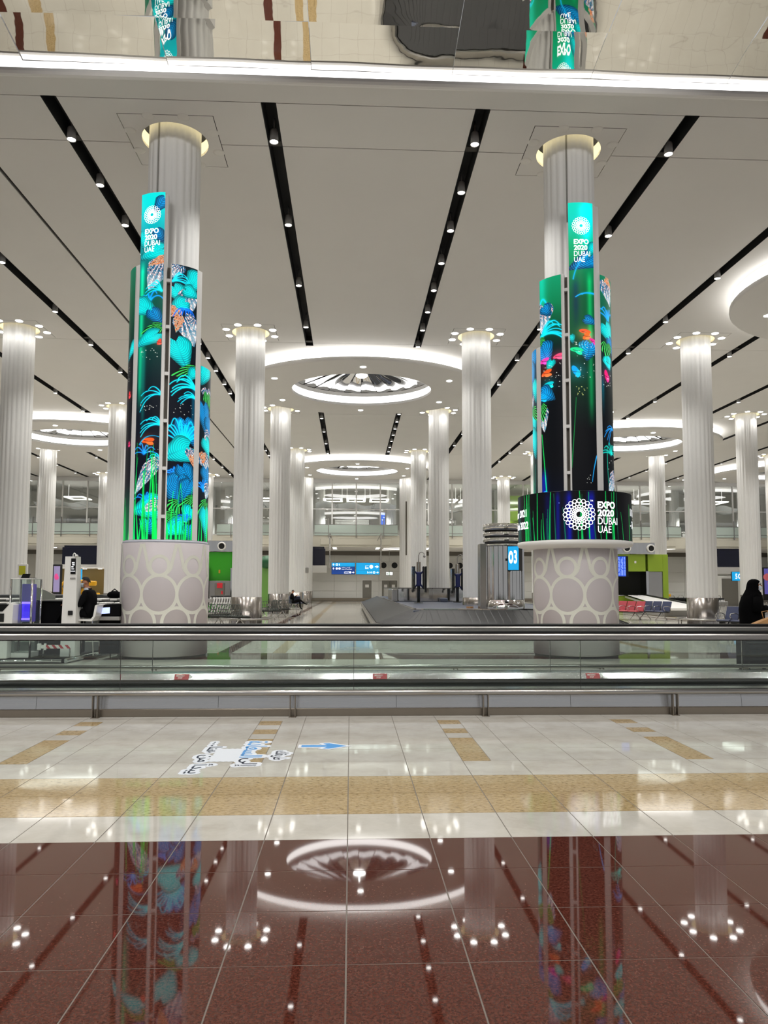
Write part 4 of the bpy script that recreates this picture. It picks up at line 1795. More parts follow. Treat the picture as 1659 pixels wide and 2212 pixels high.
    arc(b, fr, RL - .16, RL - .12, g0 - .03, g1 + .03, 2.495, 8.4, 2)
    b.build('slot_back', M['slotgrey'], root)
    for k in range(6):
        b = MB()
        z = 2.95 + 1.02 * k
        arc(b, fr, RL - .12, RL - .03, g0 - .02, g1 + .02, z, z + .07, 2)
        b.build('rung', M['frame'], root)
    if drum:
        R = 1.25
        b = MB()
        b.lathe(cx, cy, [(.93, 2.36), (1.02, 2.37), (1.24, 2.42), (1.265, 2.45), (1.265, 2.52), (1.24, 2.525), (.9, 2.525)], 96)
        b.build('tray', M['ceil_edge'], root)
        b = MB()
        b.lathe(cx, cy, [(R - .004, 2.525), (R - .004, 3.56), (R - .12, 3.56), (R - .12, 2.53)], 96)
        rs = b.build('ring_screen', M['blackgloss'], root)
        fr2 = (cx, cy, R, d, e)
        cv = art_drum()
        screen_obj('display', cv, fr2, -PI, PI, 2.53, 3.555, 1061, 1167, rs)
        b = MB()
        f3 = on(R + .006)
        rosette(b, lambda u, v_: f3(math.radians(5) + u / R, v_), 0, 3.05, .338)
        b.build('emblem', M['white_glow'], rs)
        b = MB()
        t0 = math.radians(22.8)
        ds = lambda u, v_: f3(t0 + u / R, v_)
        put_text(b, text_fit('EXPO', .425, .035, .15), lambda u, v_: ds(u, 3.18 + v_))
        put_text(b, text_fit('2020', .395, .035, .15), lambda u, v_: ds(u, 3.01 + v_))
        put_text(b, text_fit('DUBAI', .485, .0, .15), lambda u, v_: ds(u, 2.84 + v_))
        put_text(b, text_fit('UAE', .32, .0, .15), lambda u, v_: ds(u, 2.665 + v_))
        put_text(b, text_fit('TM', .06, .0, .035), lambda u, v_: ds(u - .16, 3.32 + v_))
        for s_, zz, wd, ar in (('1 October 2021', 3.07, 1.18, -54), ('- 31 March 2022', 2.80, 1.28, -51)):
            vf = text_fit(s_, wd, .02, .165)
            put_text(b, vf, lambda u, v_: f3(math.radians(ar) + (u - wd) / R, zz + v_))
            put_text(b, vf, lambda u, v_: f3(math.radians(71) + u / R, zz + v_))
        b.build('lettering', M['white_glow'], rs)
    return root


zA, zB, zC = 10.03, 8.45, 6.35
L_P = [(-96, -59, 8.48, art_left_d, [(-59, -48.8, 8.48)], None),
       (-48.8, -11.9, zA, art_left_a, [(-11.9, -7.6, zA - .05)], 9.53),
       (-.6, 36.3, zB, art_left_b, [(-2.4, -.6, zB), (36.3, 46, zB)], None),
       (46, 83, zC, art_left_c, [(83, 93, zC)], None),
       (93, 130, 5.2, None, [(130, 140, 5.2)], None), (140, 177, 6.5, None, [(177, 187, 6.5)], None), (187, 224, 7.4, None, [(224, 264, 7.4)], None)]
R_P = [(-97, -60, 6.93, art_right_0, [(-60, -49, 6.93)], None),
       (-49, -13, 8.44, art_right_1, [(-13, -8.8, 8.44)], None),
       (-1.6, 34.3, 10.04, art_right_2, [(-4.0, -1.6, 9.6), (34.3, 45.3, 10.0)], 9.5),
       (45.3, 82, 8.45, art_right_3, [(82, 92, 8.45)], None),
       (93, 130, 7.2, None, [(130, 140, 7.2)], None), (140, 177, 6.5, None, [(177, 187, 6.5)], None), (187, 223, 6.0, None, [(223, 262, 6.0)], None)]
hero(0, 'left screen column with tall cyan leaf displays on a ring-patterned lilac base', L_P, False)
hero(1, 'right screen column with green displays and a round black ring screen over its base', R_P, True)

# ================================================================== MOVING WALKWAY
wk = thing('moving_walkway', (0, 10.0, 0), 'steel moving walkway with glass balustrades and black handrails across the hall', 'walkway', None, 'thing')
X0, X1 = -13, 14


def xprof(mb, prof, y0=X0, y1=X1):
    mb.prism(prof, lambda u, w, t: (t, u, w), y0, y1)
    return mb


for yc, nm in ((9.2, 'near'), (10.9, 'far')):
    b = MB()
    pr = [(yc - .042, .975), (yc - .045, .96), (yc - .03, .945), (yc + .03, .945), (yc + .045, .96), (yc + .042, .975), (yc + .022, .987), (yc - .022, .987)]
    xprof(b, pr)
    b.build('handrail', M['blackgloss'], wk)
    b = MB()
    pr = [(yc - .03, .945), (yc - .036, .93), (yc - .036, .912), (yc - .024, .908), (yc - .024, .896), (yc - .036, .892), (yc - .036, .876), (yc - .012, .862),
          (yc + .012, .862), (yc + .036, .876), (yc + .036, .93), (yc + .03, .945)]
    xprof(b, pr)
    b.build('rail_profile', M['steel'], wk)
    w = 2.8 if nm == 'near' else 2.87
    for k in range(-5, 5):
        x = (.042 if nm == 'near' else .05) + w * k
        b = MB()
        b.box(x + .004, x + w - .004, yc - .006, yc + .006, .28, .87)
        b.build('glass_panel', M['glass'], wk)
        b = MB()
        b.box(x - .003, x + .003, yc - .007, yc + .007, .3, .87)
        b.build('glass_seam', M['darksteel'], wk)
# decks, inner skirts, belt
b = MB()
xprof(b, [(9.02, .30), (9.19, .305), (9.19, .25), (9.02, .25)])
xprof(b, [(9.21, .305), (9.30, .29), (9.30, .25), (9.21, .25)])
b.build('deck', M['steel'], wk)
b = MB()
xprof(b, [(10.72, .205), (10.78, .29), (10.89, .305), (10.89, .2)])
xprof(b, [(10.91, .305), (11.08, .30), (11.08, .25), (10.91, .25)])
b.build('deck', M['steelclad'], wk)
b = MB()
xprof(b, [(9.3, .02), (9.3, .25), (9.32, .25), (9.32, .02)])
b.build('inner_skirt', M['darksteel'], wk)
b = MB()
xprof(b, [(10.70, .02), (10.70, .21), (10.72, .21), (10.72, .02)])
b.build('inner_skirt', M['darksteel'], wk)
for k in range(60):
    b = MB()
    x = X0 + .45 * k
    b.box(x + .004, x + .446, 9.34, 10.68, .01, .05)
    b.build('pallet', M['walk'], wk)
# outer cladding of the near side in panels with a toe strip, and the far side
for k in range(-6, 7):
    x = .55 + 2.1 * k
    b = MB()
    b.prism([(8.98, .085), (9.0, .255), (9.03, .255), (9.03, .085)], lambda u, w_, t: (t, u, w_), x + .002, x + 2.098)
    b.build('cladding_panel', M['steelclad'] if 'steelclad' in M else M['steel'], wk)
b = MB()
xprof(b, [(8.945, .0), (8.945, .082), (8.955, .088), (9.03, .088), (9.03, 0)])
b.build('toe_strip', M['steeldull'], wk)
b = MB()
xprof(b, [(11.06, .0), (11.06, .25), (11.08, .25), (11.08, 0)])
b.build('outer_skirt', M['steel'], wk)
b = MB()
n = 0
for x in (-2.47, .325, 3.40):
    b = MB()
    fdeck = lambda u, z: (u, 10.72 + (z - .205) / .085 * .06 - .004, z)
    b.add([fdeck(x, .212), fdeck(x + .2, .212), fdeck(x + .2, .283), fdeck(x, .283)], [(0, 1, 2, 3)])
    st = b.build('emergency_sticker', M['red'], wk)
    b = MB()
    fd2 = lambda u, z: (u, 10.72 + (z - .205) / .085 * .06 - .006, z)
    put_text(b, text_fit('EMERGENCY', .12, .01, .022), lambda u, v_: fd2(x + .02 + u, .25 + v_))
    put_text(b, text_fit('STOP', .06, .01, .022), lambda u, v_: fd2(x + .05 + u, .222 + v_))
    b.add([fd2(x + .205, .215), fd2(x + .25, .248), fd2(x + .205, .28)], [(0, 1, 2)])
    b.build('lettering', M['white'], st)

for yc, xs, lb in ((8.87, [-9.75, -7.48, -5.21, -2.94, -.67, 1.6, 3.88, 6.15, 8.42], 'low steel bumper rail on posts along the near side of the walkway'),
                   (11.68, [-9.9, -7.6, -5.35, -3.0, -.66, 1.64, 3.95, 6.27, 8.6], 'low steel bumper rail on posts beyond the walkway glass')):
    r = thing('bumper_rail', (0, yc, 0), lb, 'rail', None, 'thing')
    b = MB()
    b.tube([(X0, yc, .283), (0, yc, .283), (X1, yc, .283)], .034, 12)
    b.build('rail', M['steel'], r)
    for x in xs:
        b = MB()
        for s_ in (-.032, .026):
            b.box(x + s_, x + s_ + .01, yc - .012, yc + .05, 0, .26)
        b.box(x - .04, x + .044, yc - .02, yc + .055, 0, .006)
        b.build('post', M['steeldull'], r)

# ================================================================== BAGGAGE CAROUSEL
car = thing('baggage_carousel', (5, 30, 0), 'black sloped baggage carousel around the columns, middle of the hall', 'carousel', None, 'thing')
QX0, QX1, QY0, QY1, QR = .78, 8.6, 21.5, 56.0, 1.6


def loop_pts(inset, step):
    """points and outward normals along the rounded rectangle, from the far left corner round the near side to the far right"""
    r = QR - inset
    x0, x1, y0, y1 = QX0 + inset, QX1 - inset, QY0 + inset, QY1 - inset
    return x0, x1, y0, y1, r


def car_point(s, inset):
    """s is the arc length measured on the outer edge"""
    x0, x1, y0, y1 = QX0, QX1, QY0, QY1
    L1 = y1 - QR - (y0 + QR)
    La = PI / 2 * QR
    L2 = x1 - x0 - 2 * QR
    if s < L1:
        return (x0 + inset, y1 - QR - s)
    s -= L1
    if s < La:
        a = PI + s / QR
        return (x0 + QR + (QR - inset) * math.cos(a), y0 + QR + (QR - inset) * math.sin(a))
    s -= La
    if s < L2:
        return (x0 + QR + s, y0 + inset)
    s -= L2
    if s < La:
        a = 1.5 * PI + s / QR
        return (x1 - QR + (QR - inset) * math.cos(a), y0 + QR + (QR - inset) * math.sin(a))
    s -= La
    return (x1 - inset, y0 + QR + s)


LT = 2 * (QY1 - QY0 - 2 * QR) + PI * QR + QX1 - QX0 - 2 * QR
step = .23
nsl = int(LT / step)
ZO, ZI, WI = .42, .83, 1.12
L1 = QY1 - QY0 - 2 * QR
stuff = MB()
for k in range(nsl):
    s0, s1 = k * step, (k + 1) * step + .02
    b = MB() if (L1 - 12 < s0 < L1 + 2 * PI / 2 * QR + QX1 - QX0 - 2 * QR + 3) else stuff
    cols = []
    for q in range(4):
        t = q / 3
        ins = .02 + WI * t
        bow = .05 * math.sin(PI * t)
        z = ZO + (ZI - ZO) * t
        pa, pb = car_point(s0 + bow, ins), car_point(s1 + bow, ins)
        cols.append(((pa[0], pa[1], z + .014), (pb[0], pb[1], z)))
    v = [p for c_ in cols for p in c_]
    v += [(p[0], p[1], p[2] - .02) for p in (cols[0][0], cols[3][0])]
    b.add(v, [(2 * q, 2 * q + 1, 2 * q + 3, 2 * q + 2) for q in range(3)] + [(0, 2, 4, 6, 9, 8)])
    if b is not stuff:
        b.build('belt_slat', M['belt'], car)
stuff.build('belt_strip', M['belt'], car, kind='stuff')


def strip(mb, prof, n=150):
    ss = []
    for k in range(n + 1):
        ss.append(LT * k / n)
    ss = sorted(set(ss + [L1 + PI / 2 * QR * q / 10 for q in range(11)] + [L1 + PI / 2 * QR + QX1 - QX0 - 2 * QR + PI / 2 * QR * q / 10 for q in range(11)]))
    v = []
    for s in ss:
        for ins, z in prof:
            p = car_point(s, ins)
            v.append((p[0], p[1], z))
    m = len(prof)
    f = [(k * m + q, k * m + m + q, k * m + m + q + 1, k * m + q + 1) for k in range(len(ss) - 1) for q in range(m - 1)]
    mb.add(v, f)


b = MB()
strip(b, [(.03, .40), (-.03, .43), (-.06, .40), (-.06, .33), (-.02, .31), (-.02, .12), (.02, .12)])
b.build('outer_skirt', M['steel'], car)
b = MB()
strip(b, [(.03, .13), (.03, 0.0)])
b.build('kick_strip', M['black'], car)
b = MB()
strip(b, [(WI - .0, .80), (WI, .862), (WI + .06, .868), (WI + .10, .84), (WI + .10, .80)])
b.build('inner_trim', M['steelmirror'], car)
b = MB()
b.box(QX0 + WI, QX1 - WI, QY0 + WI, QY1, .70, .81)
b.build('inner_deck', M['deck'], car)

eb = thing('steel_enclosure', (2, 36, .81), 'long polished steel enclosure standing on the carousel deck', 'enclosure', None, 'thing')
b = MB()
b.bbox(2.3, 7.2, 36.0, 52, .81, 1.45, .02)
b.build('body', M['steelmirror'], eb)
b = MB()
b.bbox(2.28, 7.22, 35.98, 52, 1.45, 1.47, .005)
b.build('added_dark_cover', M['belt'], eb)  # dark cover added so the mirrored domes reflect something dark
for k in range(3):
    b = MB()
    x = 2.32 + 1.62 * k
    b.bbox(x + .015, x + 1.605, 35.97, 36.0, .84, 1.44, .008)
    b.build('panel', M['steelmirror'], eb)
b = MB()
b.bbox(2.0, 2.3, 36.3, 40, .81, 1.40, .03)
b.build('end_cap', M['steel'], eb)
b = MB()
b.bbox(4.25, 4.6, 35.3, 35.9, .81, 1.0, .03)
b.build('step_box', M['deck'], eb)

kc = (4.98, 24.2)
kk = thing('steel_kiosk', (kc[0], kc[1], .81), 'round polished steel kiosk with dark louvre rings on the carousel', 'kiosk', None, 'thing')
RK = .665
b = MB()
for q in range(28):
    a0, a1 = 2 * PI * q / 28 + .012, 2 * PI * (q + 1) / 28 - .012
    v = []
    for z in (.83, 1.2):
        pass
    c0, s0, c1, s1 = math.cos(a0), math.sin(a0), math.cos(a1), math.sin(a1)
    r = RK
    vb = MB()
    pts = []
    jog = rnd.uniform(-.09, .09)
    for z in (1.12, 2.83):
        for rr in (r, r - .05):
            pts += [(kc[0] + rr * c0, kc[1] + rr * s0, z), (kc[0] + rr * math.cos((a0 + a1) / 2) * 1.012, kc[1] + rr * math.sin((a0 + a1) / 2) * 1.012, z), (kc[0] + rr * (1 + jog * .35) * c1, kc[1] + rr * (1 + jog * .35) * s1, z)]
    vb.add(pts, [(0, 1, 7, 6), (1, 2, 8, 7), (0, 6, 9, 3), (2, 5, 11, 8), (6, 7, 10, 9), (7, 8, 11, 10)])
    vb.build('panel', M['steelmirror'], kk)
b = MB()
b.lathe(kc[0], kc[1], [(RK + .01, .81), (RK + .01, 1.11), (RK - .05, 1.12)], 48)
b.build('plinth', M['steelmirror'], kk)
b = MB()
b.lathe(kc[0], kc[1], [(RK - .06, .9), (RK - .06, 3.5), (0, 3.5)], 40)
b.build('core', M['black'], kk)
for q, (z0, z1) in enumerate(((2.84, 2.90), (2.98, 3.10), (3.17, 3.29), (3.36, 3.56))):
    b = MB()
    b.lathe(kc[0], kc[1], [(RK - .06, z0), (RK - .005, z0), (RK - .005, z1), (0 if q == 3 else RK - .06, z1)], 48)
    b.build('louvre_ring', M['steelmirror'], kk)
b = MB()
b.bbox(4.17, 4.4, 23.95, 24.4, .82, 2.92, .01)
b.build('side_cabinet', M['steel'], kk)

s3 = thing('carousel_sign', (5.0, 22.9, 2.04), 'lit blue box sign reading 03 on the steel kiosk', 'sign', None, 'thing')
ang = math.radians(0)
c3 = Vector((4.99, 22.8, 0))


def rot3(u, v_, z, a=math.radians(-30)):
    return (4.84 + u * math.cos(a) - v_ * math.sin(a), 22.85 + u * math.sin(a) + v_ * math.cos(a), z)


b = MB()
b.add([rot3(u, v_, z) for z in (2.03, 2.79) for u, v_ in ((0, 0), (.36, 0), (.36, .34), (0, .34))], [(3, 2, 1, 0), (4, 5, 6, 7), (0, 1, 5, 4), (1, 2, 6, 5), (2, 3, 7, 6), (3, 0, 4, 7)])
b.build('housing', M['black'], s3)
b = MB()
b.add([rot3(.01, -.006, 2.045), rot3(.35, -.006, 2.045), rot3(.35, -.006, 2.775), rot3(.01, -.006, 2.775)], [(0, 1, 2, 3)])
b.build('face', M['signblue'], s3)
b = MB()
put_text(b, text_fit('3', .1, .03, .42), lambda u, v_: rot3(.20 + u, -.012, 2.24 + v_))
annulus(b, lambda u, v_: rot3(u, -.012, v_), .105, 2.44, .075, .035, 24, 1.0, 2.6)
b.build('lettering', M['signwhite'], s3)
b = MB()
b.cyl((5.1, 23.0, 2.4), (5.06, 23.7, 2.4), .04, n=8)
b.build('bracket', M['darksteel'], s3)


def monitor_tree(x, y, z0, zt, lb):
    r = thing('monitor_stand', (x, y, z0), lb, 'monitor stand', None, 'thing')
    b = MB()
    b.cyl((x, y, z0), (x, y, zt), .07, n=12)
    b.cyl((x, y, z0), (x, y, z0 + .03), .2, n=16)
    b.build('pole', M['darksteel'], r)
    b = MB()
    b.bbox(x - .09, x + .09, y - .06, y + .06, zt - .75, zt + .02, .01)
    b.build('pole_head', M['steeldull'], r)
    for k, (dx, w) in enumerate(((-.28, .05), (-.20, .045), (.20, .045), (.30, .05))):
        b = MB()
        b.bbox(x + dx - w / 2, x + dx + w / 2, y - .4, y + .1, zt - 1.32 + (.15 if k in (1, 2) else 0), zt - .18, .012)
        m_ = b.build('monitor', M['black'], r)
        b = MB()
        b.box(x + dx - w / 2 - (.004 if dx < 0 else -w), x + dx - w / 2 - (.001 if dx < 0 else -w - .004), y - .38, y + .08, zt - 1.2, zt - .22)
        b.build('panel_back', M['steel'], m_)
    b = MB()
    for sx in (-1, 1):
        for sz in (-1, 1):
            b.tube([(x + sx * .05, y - .12, zt - .75 + sz * .18), (x + sx * .13, y - .14, zt - .75 + sz * .3), (x + sx * .22, y - .1, zt - .75 + sz * .42)], .035, 6)
    b.bbox(x - .11, x + .11, y - .2, y - .08, zt - 1.05, zt - .42, .03)
    b.build('bracket', mat('bracket_navy', '101c58', .4) if 'brk' not in M else M['brk'], r)
    b = MB()
    b.tube([(x, y, zt), (x, y, zt + .3), (x + .04, y - .02, zt + .42), (x + .14, y - .05, zt + .46), (x + .24, y - .08, zt + .40), (x + .25, y - .08, zt + .3)], .02, 6)
    b.sphere((x + .25, y - .08, zt + .27), .06, n=10, m=6)
    b.build('camera_arm', M['greyplastic'], r)
    return r


monitor_tree(3.0, 33, .81, 2.6, 'dark four-screen monitor stand with blue bracket, left one on the carousel')
monitor_tree(4.93, 34.4, .81, 2.55, 'dark four-screen monitor stand right of the third-row column on the carousel')
bt = MB()
bt.add([(4.0 + .12 * math.cos(a_ * PI / 4), 25.0 + .1 * math.sin(a_ * PI / 4), z) for z in (.815, .87) for a_ in range(8)], [tuple(range(7, -1, -1)), tuple(range(8, 16))] + [(i, (i + 1) % 8, 8 + (i + 1) % 8, 8 + i) for i in range(8)])
tag(bt.build('baggage_tag', M['tan']), 'crumpled tan tag lying on the carousel deck', 'tag', kind='thing')

# ================================================================== GREEN CHUTE HOUSES


def chute_head(x0, x1, y, z0, z1, parent, nozzles):
    b = MB()
    b.bbox(x0, x1, y - .12, y + 1.5, z0, z1, .02)
    b.build('steel_bulkhead', M['steelmirror'], parent)
    for x, z in nozzles:
        b = MB()
        b.lathe(0, 0, [(.26, 0), (.25, .10), (.18, .12), (.17, .03)], 20)
        v = [(x + p[0], y - .12 - p[2], z + p[1]) for p in b.v]
        c = MB()
        c.add(v, b.f, True)
        nz_ = c.build('nozzle', M['white'], parent)
        c = MB()
        c.add([(x + .18 * math.cos(2 * PI * k / 16), y - .2, z + .18 * math.sin(2 * PI * k / 16)) for k in range(16)], [tuple(range(16))])
        c.build('opening', M['black'], nz_)


gl = thing('green_chute_house', (-7.8, 45, 0), 'bright green baggage lift front behind the left screen column', 'partition', None, 'thing')
b = MB()
b.bbox(-8.9, -6.9, 45, 46.5, 0, 3.58, .01)
b.build('green_front', M['green'], gl)
chute_head(-8.9, -6.85, 45, 3.58, 4.25, gl, [(-7.7, 3.91)])
b = MB()
b.bbox(-8.35, -7.1, 44.6, 45, 0.5, 1.85, .01)
b.build('steel_cabinet', M['steel'], gl)
b = MB()
b.bbox(-8.55, -8.36, 44.5, 45, 0.4, 2.6, .01)
b.bbox(-7.1, -6.95, 44.5, 45, 0.4, 2.6, .01)
b.build('steel_jamb', M['steelmirror'], gl)
b = MB()
b.bbox(-8.0, -7.45, 44.5, 44.6, 1.0, 1.72, .01)
b.build('hose_box', M['door'], gl)
b = MB()
b.bbox(-7.87, -7.55, 44.46, 44.5, 1.42, 1.72, .01)
rsg = b.build('red_sign', mat('red_sign', 'c8202c', .4), gl)
b = MB()
b.bbox(-7.62, -7.52, 44.46, 44.5, 1.06, 1.25, .01)
b.build('extinguisher', rsg.data.materials[0], gl)
b = MB()
b.bbox(-7.88, -7.78, 44.98, 45.0, 2.3, 2.5, .005)
b.build('wall_plate', mat('amber_plate', 'c08a2a', .5), gl)
g2 = thing('green_wall_panel', (-5.2, 46, 0), 'tall green wall panel seen between the second and third row columns left', 'partition', None, 'thing')
b = MB()
b.bbox(-5.7, -4.7, 46, 46.5, 0, 2.75, .01)
b.build('panel', mat('soft_green', '6f9f4a', .4), g2)
b = MB()
b.bbox(-5.75, -4.65, 45.95, 46.5, 2.75, 3.05, .02)
b.build('cap', M['greyplastic'], g2)
b = MB()
b.sphere((-5.1, 46.2, 3.0), .6, .5, .42)
b.build('dome', mat('dome_green', '1d5a34', .4), g2)

gr = thing('green_chute_house', (17.7, 45, 0), 'lime green baggage chute house with black opening, right of the right screen column', 'partition', None, 'thing')
b = MB()
b.bbox(15.0, 16.22, 45, 46.6, 0, 3.55, .01)
b.bbox(16.22, 18.05, 45, 46.6, 2.5, 3.55, .01)
b.bbox(19.12, 19.45, 45, 46.6, 0, 3.55, .01)
b.bbox(18.2, 19.12, 45, 46.6, 2.5, 3.55, .01)
b.bbox(16.22, 18.05, 45, 46.6, 0, 1.02, .01)
b.bbox(18.05, 19.12, 45, 46.6, 0, .9, .01)
b.build('green_front', M['lime'], gr)
b = MB()
b.box(16.22, 18.05, 45.9, 46.0, 1.0, 2.5)
b.build('opening', M['black'], gr)
b = MB()
b.bbox(18.05, 18.22, 44.95, 46.6, .9, 2.52, .01)
b.build('steel_jamb', M['steelmirror'], gr)
b = MB()
b.bbox(18.24, 19.08, 45.03, 45.1, .92, 2.48, .01)
b.build('steel_door', M['steel'], gr)
b = MB()
b.bbox(16.25, 18.0, 44.98, 45.02, 1.0, 1.05, .01)
b.build('threshold', M['steel'], gr)
b = MB()
b.bbox(17.35, 17.47, 44.985, 45, 3.0, 3.14, .005)
b.build('wall_plate', M['white'], gr)
chute_head(15.0, 18.6, 45, 3.56, 4.26, gr, [(16.84, 3.9), (18.34, 3.9)])

rp = thing('baggage_ramp', (17, 44, .8), 'grey conveyor ramp sloping down from the black chute opening', 'conveyor', None, 'thing')
b = MB()
A_, B_, C_, D_ = (16.7, 44.95, 1.02), (17.95, 44.95, 1.02), (18.7, 38.6, .46), (16.45, 38.4, .44)
b.add([A_, B_, C_, D_] + [(p[0], p[1], p[2] - .12) for p in (A_, B_, C_, D_)], [(0, 3, 2, 1), (4, 5, 6, 7), (0, 4, 7, 3), (3, 7, 6, 2), (2, 6, 5, 1)])
b.build('belt', M['frame'], rp)
b = MB()
b.tube([(16.66, 44.9, 1.06), (16.40, 38.4, .48)], .045, 8)
b.build('side_rail', M['chrome'], rp)
b = MB()
b.tube([(18.0, 44.9, 1.06), (18.78, 38.6, .50)], .05, 8)
b.build('side_rail', M['darksteel'], rp)
b = MB()
b.bbox(16.5, 18.7, 38.8, 44.8, 0, .34, .02)
b.build('plinth', M['greyplastic'], rp)

# yellow barrier and dark carts beyond the ramp
yb = thing('yellow_barrier', (20, 48, 0), 'small yellow barrier at the corner of the lime green house', 'barrier', None, 'thing')
b = MB()
b.bbox(19.6, 20.9, 48, 48.1, .92, 1.1, .02)
b.tube([(19.8, 48, 0), (19.9, 48, .92)], .04, 6)
b.tube([(20.7, 48, 0), (20.5, 48, .92)], .04, 6)
b.tube([(19.7, 48, 1.0), (20.5, 48, .5)], .05, 6)
b.build('barrier_frame', M['yellow'], yb)
cr = None
for k in range(6):
    x = 21.0 + .62 * k
    lb = f'dark baggage cart behind the ramp, {ORD[k]} from the yellow barrier'
    if cr is None:
        cr = thing('baggage_cart', (x, 48.5, 0), lb, 'cart', 'dark baggage carts behind the ramp', 'thing')
        b = MB()
        b.bbox(x - .27, x + .27, 48.2, 49.2, .2, .85, .04)
        b.build('body', M['case'], cr)
        b = MB()
        b.tube([(x - .2, 48.2, .85), (x - .15, 48.15, .98), (x + .15, 48.15, .98), (x + .2, 48.2, .85)], .02, 6)
        b.build('handle', M['steel'], cr)
        for dx in (-.2, .2):
            b = MB()
            b.cyl((x + dx - .03, 48.4, .1), (x + dx + .03, 48.4, .1), .1, n=12)
            b.build('wheel', M['black'], cr)
    else:
        copy_tree(cr, (x, 48.5, 0), 0, lb)

# flight information screen and the cyan number sign
fd = thing('flight_screen', (6.3, 17.2, 1.77), 'blue flight information screen fixed beside the right screen column base', 'screen', None, 'thing')
b = MB()
b.bbox(6.155, 6.49, 17.2, 17.27, 1.765, 2.255, .01)
b.build('housing', M['black'], fd)
b = MB()
b.box(6.17, 6.425, 17.193, 17.2, 1.78, 2.24)
fdf = b.build('face', mat('fids_blue', '1f46b8', .3, emit=.75, ecol='2150d0', sample='NONE'), fd)
b = MB()
for k in range(14):
    x = 6.18 + .0168 * k
    z = 1.80
    while z < 2.2:
        l = rnd.uniform(.05, .16)
        if k % 4 != 3:
            b.box(x + .002, x + .009, 17.188, 17.192, z, min(2.23, z + l))
        z += l + rnd.uniform(.012, .03)
b.build('text_rows', mat('fids_text', 'a8c4ff', .3, emit=.8, ecol='9fc0ff', sample='NONE'), fdf)
b = MB()
b.cyl((6.25, 17.24, 2.05), (5.85, 17.0, 2.05), .03, n=8)
b.build('bracket', M['darksteel'], fd)

s5 = sign_panel('gate_sign', 26.05, 26.72, 50, 2.0, 2.6, [('signblue', 2.0, 2.6)], 'small cyan sign with a 5 near the right picture edge')
b = MB()
put_text(b, text_fit('5', .14, .02, .36), lambda u, v_: (26.27 + u, 49.985, 2.12 + v_))
annulus(b, lambda u, v_: (u, 49.985, v_), 26.56, 2.3, .12, .06, 20, .8, 1.4)
b.build('lettering', M['signwhite'], s5)
b = MB()
b.cyl((26.95, 50.1, 0), (26.95, 50.1, 3.6), .05, n=8)
b.cyl((26.72, 50.1, 2.3), (26.95, 50.1, 2.3), .04, n=8)
b.build('post', M['darksteel'], s5)
pt = thing('poster_totem', (34.2, 60, 0), 'violet lit poster totem at the right picture edge above the woman', 'poster', None, 'thing')
b = MB()
b.bbox(33.85, 35.2, 60, 60.2, .5, 3.2, .03)
b.build('housing', M['black'], pt)
b = MB()
b.box(33.95, 35.1, 59.99, 60, 1.0, 3.1)
f_ = b.build('face', mat('poster_violet', '5b57a8', .4, emit=.35, ecol='6a64c0', sample='NONE'), pt)
b = MB()
b.sphere((34.2, 60, 2.4), .32, .03, .32, 14, 8)
b.sphere((34.45, 60, 1.9), .25, .03, .3, 14, 8)
b.build('print', mat('poster_coral', 'd06a70', .5, emit=.2, ecol='d06a70', sample='NONE'), f_)
w5 = thing('side_wall_unit', (26, 62, 0), 'beige wall unit with a dark doorway behind the cyan 5 sign', 'partition', None, 'thing')
b = MB()
b.bbox(29.6, 31.4, 62, 62.4, 0, 2.5, .02)
b.bbox(31.4, 33.2, 62.3, 62.6, 0, 2.5, .02)
b.build('panel', M['wall'], w5)
b = MB()
b.bbox(31.5, 32.9, 62.2, 62.3, 0, 2.3, .02)
b.build('doorway', M['door'], w5)

# ================================================================== SEATS


def bench(name, loc, n, col, lb, rot, wire=False, sp=.56):
    root = thing(name, (0, 0, 0), lb, 'bench', None, 'thing')
    b = MB()
    b.box(-.1, n * sp + .1, -.04, .04, .36, .42)
    b.build('beam', M['darksteel'], root)
    for k in range(n):
        x = k * sp
        if wire:
            b = MB()
            for q in range(7):
                u = x + .04 + (sp - .08) * q / 6
                b.tube([(u, -.26, .44), (u, .18, .42), (u, .27, .47), (u, .36, .72), (u, .42, .86)], .012, 5)
            for (yy, zz) in ((-.26, .44), (-.1, .435), (.06, .428), (.20, .43), (.30, .56), (.35, .68), (.42, .86)):
                b.tube([(x + .04, yy, zz), (x + sp - .04, yy, zz)], .012, 5)
            b.build('wire_seat', M[col], root)
        else:
            b = MB()
            b.prism([(-.27, .43), (-.25, .40), (.2, .39), (.2, .43), (-.2, .455)], lambda u, w, t: (t, u, w), x + .03, x + sp - .03)
            b.build('seat', M[col], root)
            b = MB()
            b.prism([(.18, .44), (.22, .43), (.36, .86), (.33, .88)], lambda u, w, t: (t, u, w), x + .03, x + sp - .03)
            b.build('backrest', M[col], root)
    for k in range(n + 1):
        b = MB()
        x = k * sp
        b.tube([(x, .22, .46), (x, .2, .62), (x, .05, .66), (x, -.2, .64), (x, -.24, .56), (x, -.1, .42)], .018, 6)
        b.build('armrest', M['steel'], root)
    for x in (.35, n * sp - .35):
        b = MB()
        b.tube([(x, -.38, .02), (x, -.1, .25), (x, .0, .38), (x, .12, .25), (x, .38, .02)], .025, 6)
        b.build('leg', M['steel'], root)
    root.location = loc
    LOC[root.name] = loc
    root.rotation_euler = (0, 0, math.radians(rot))
    return root


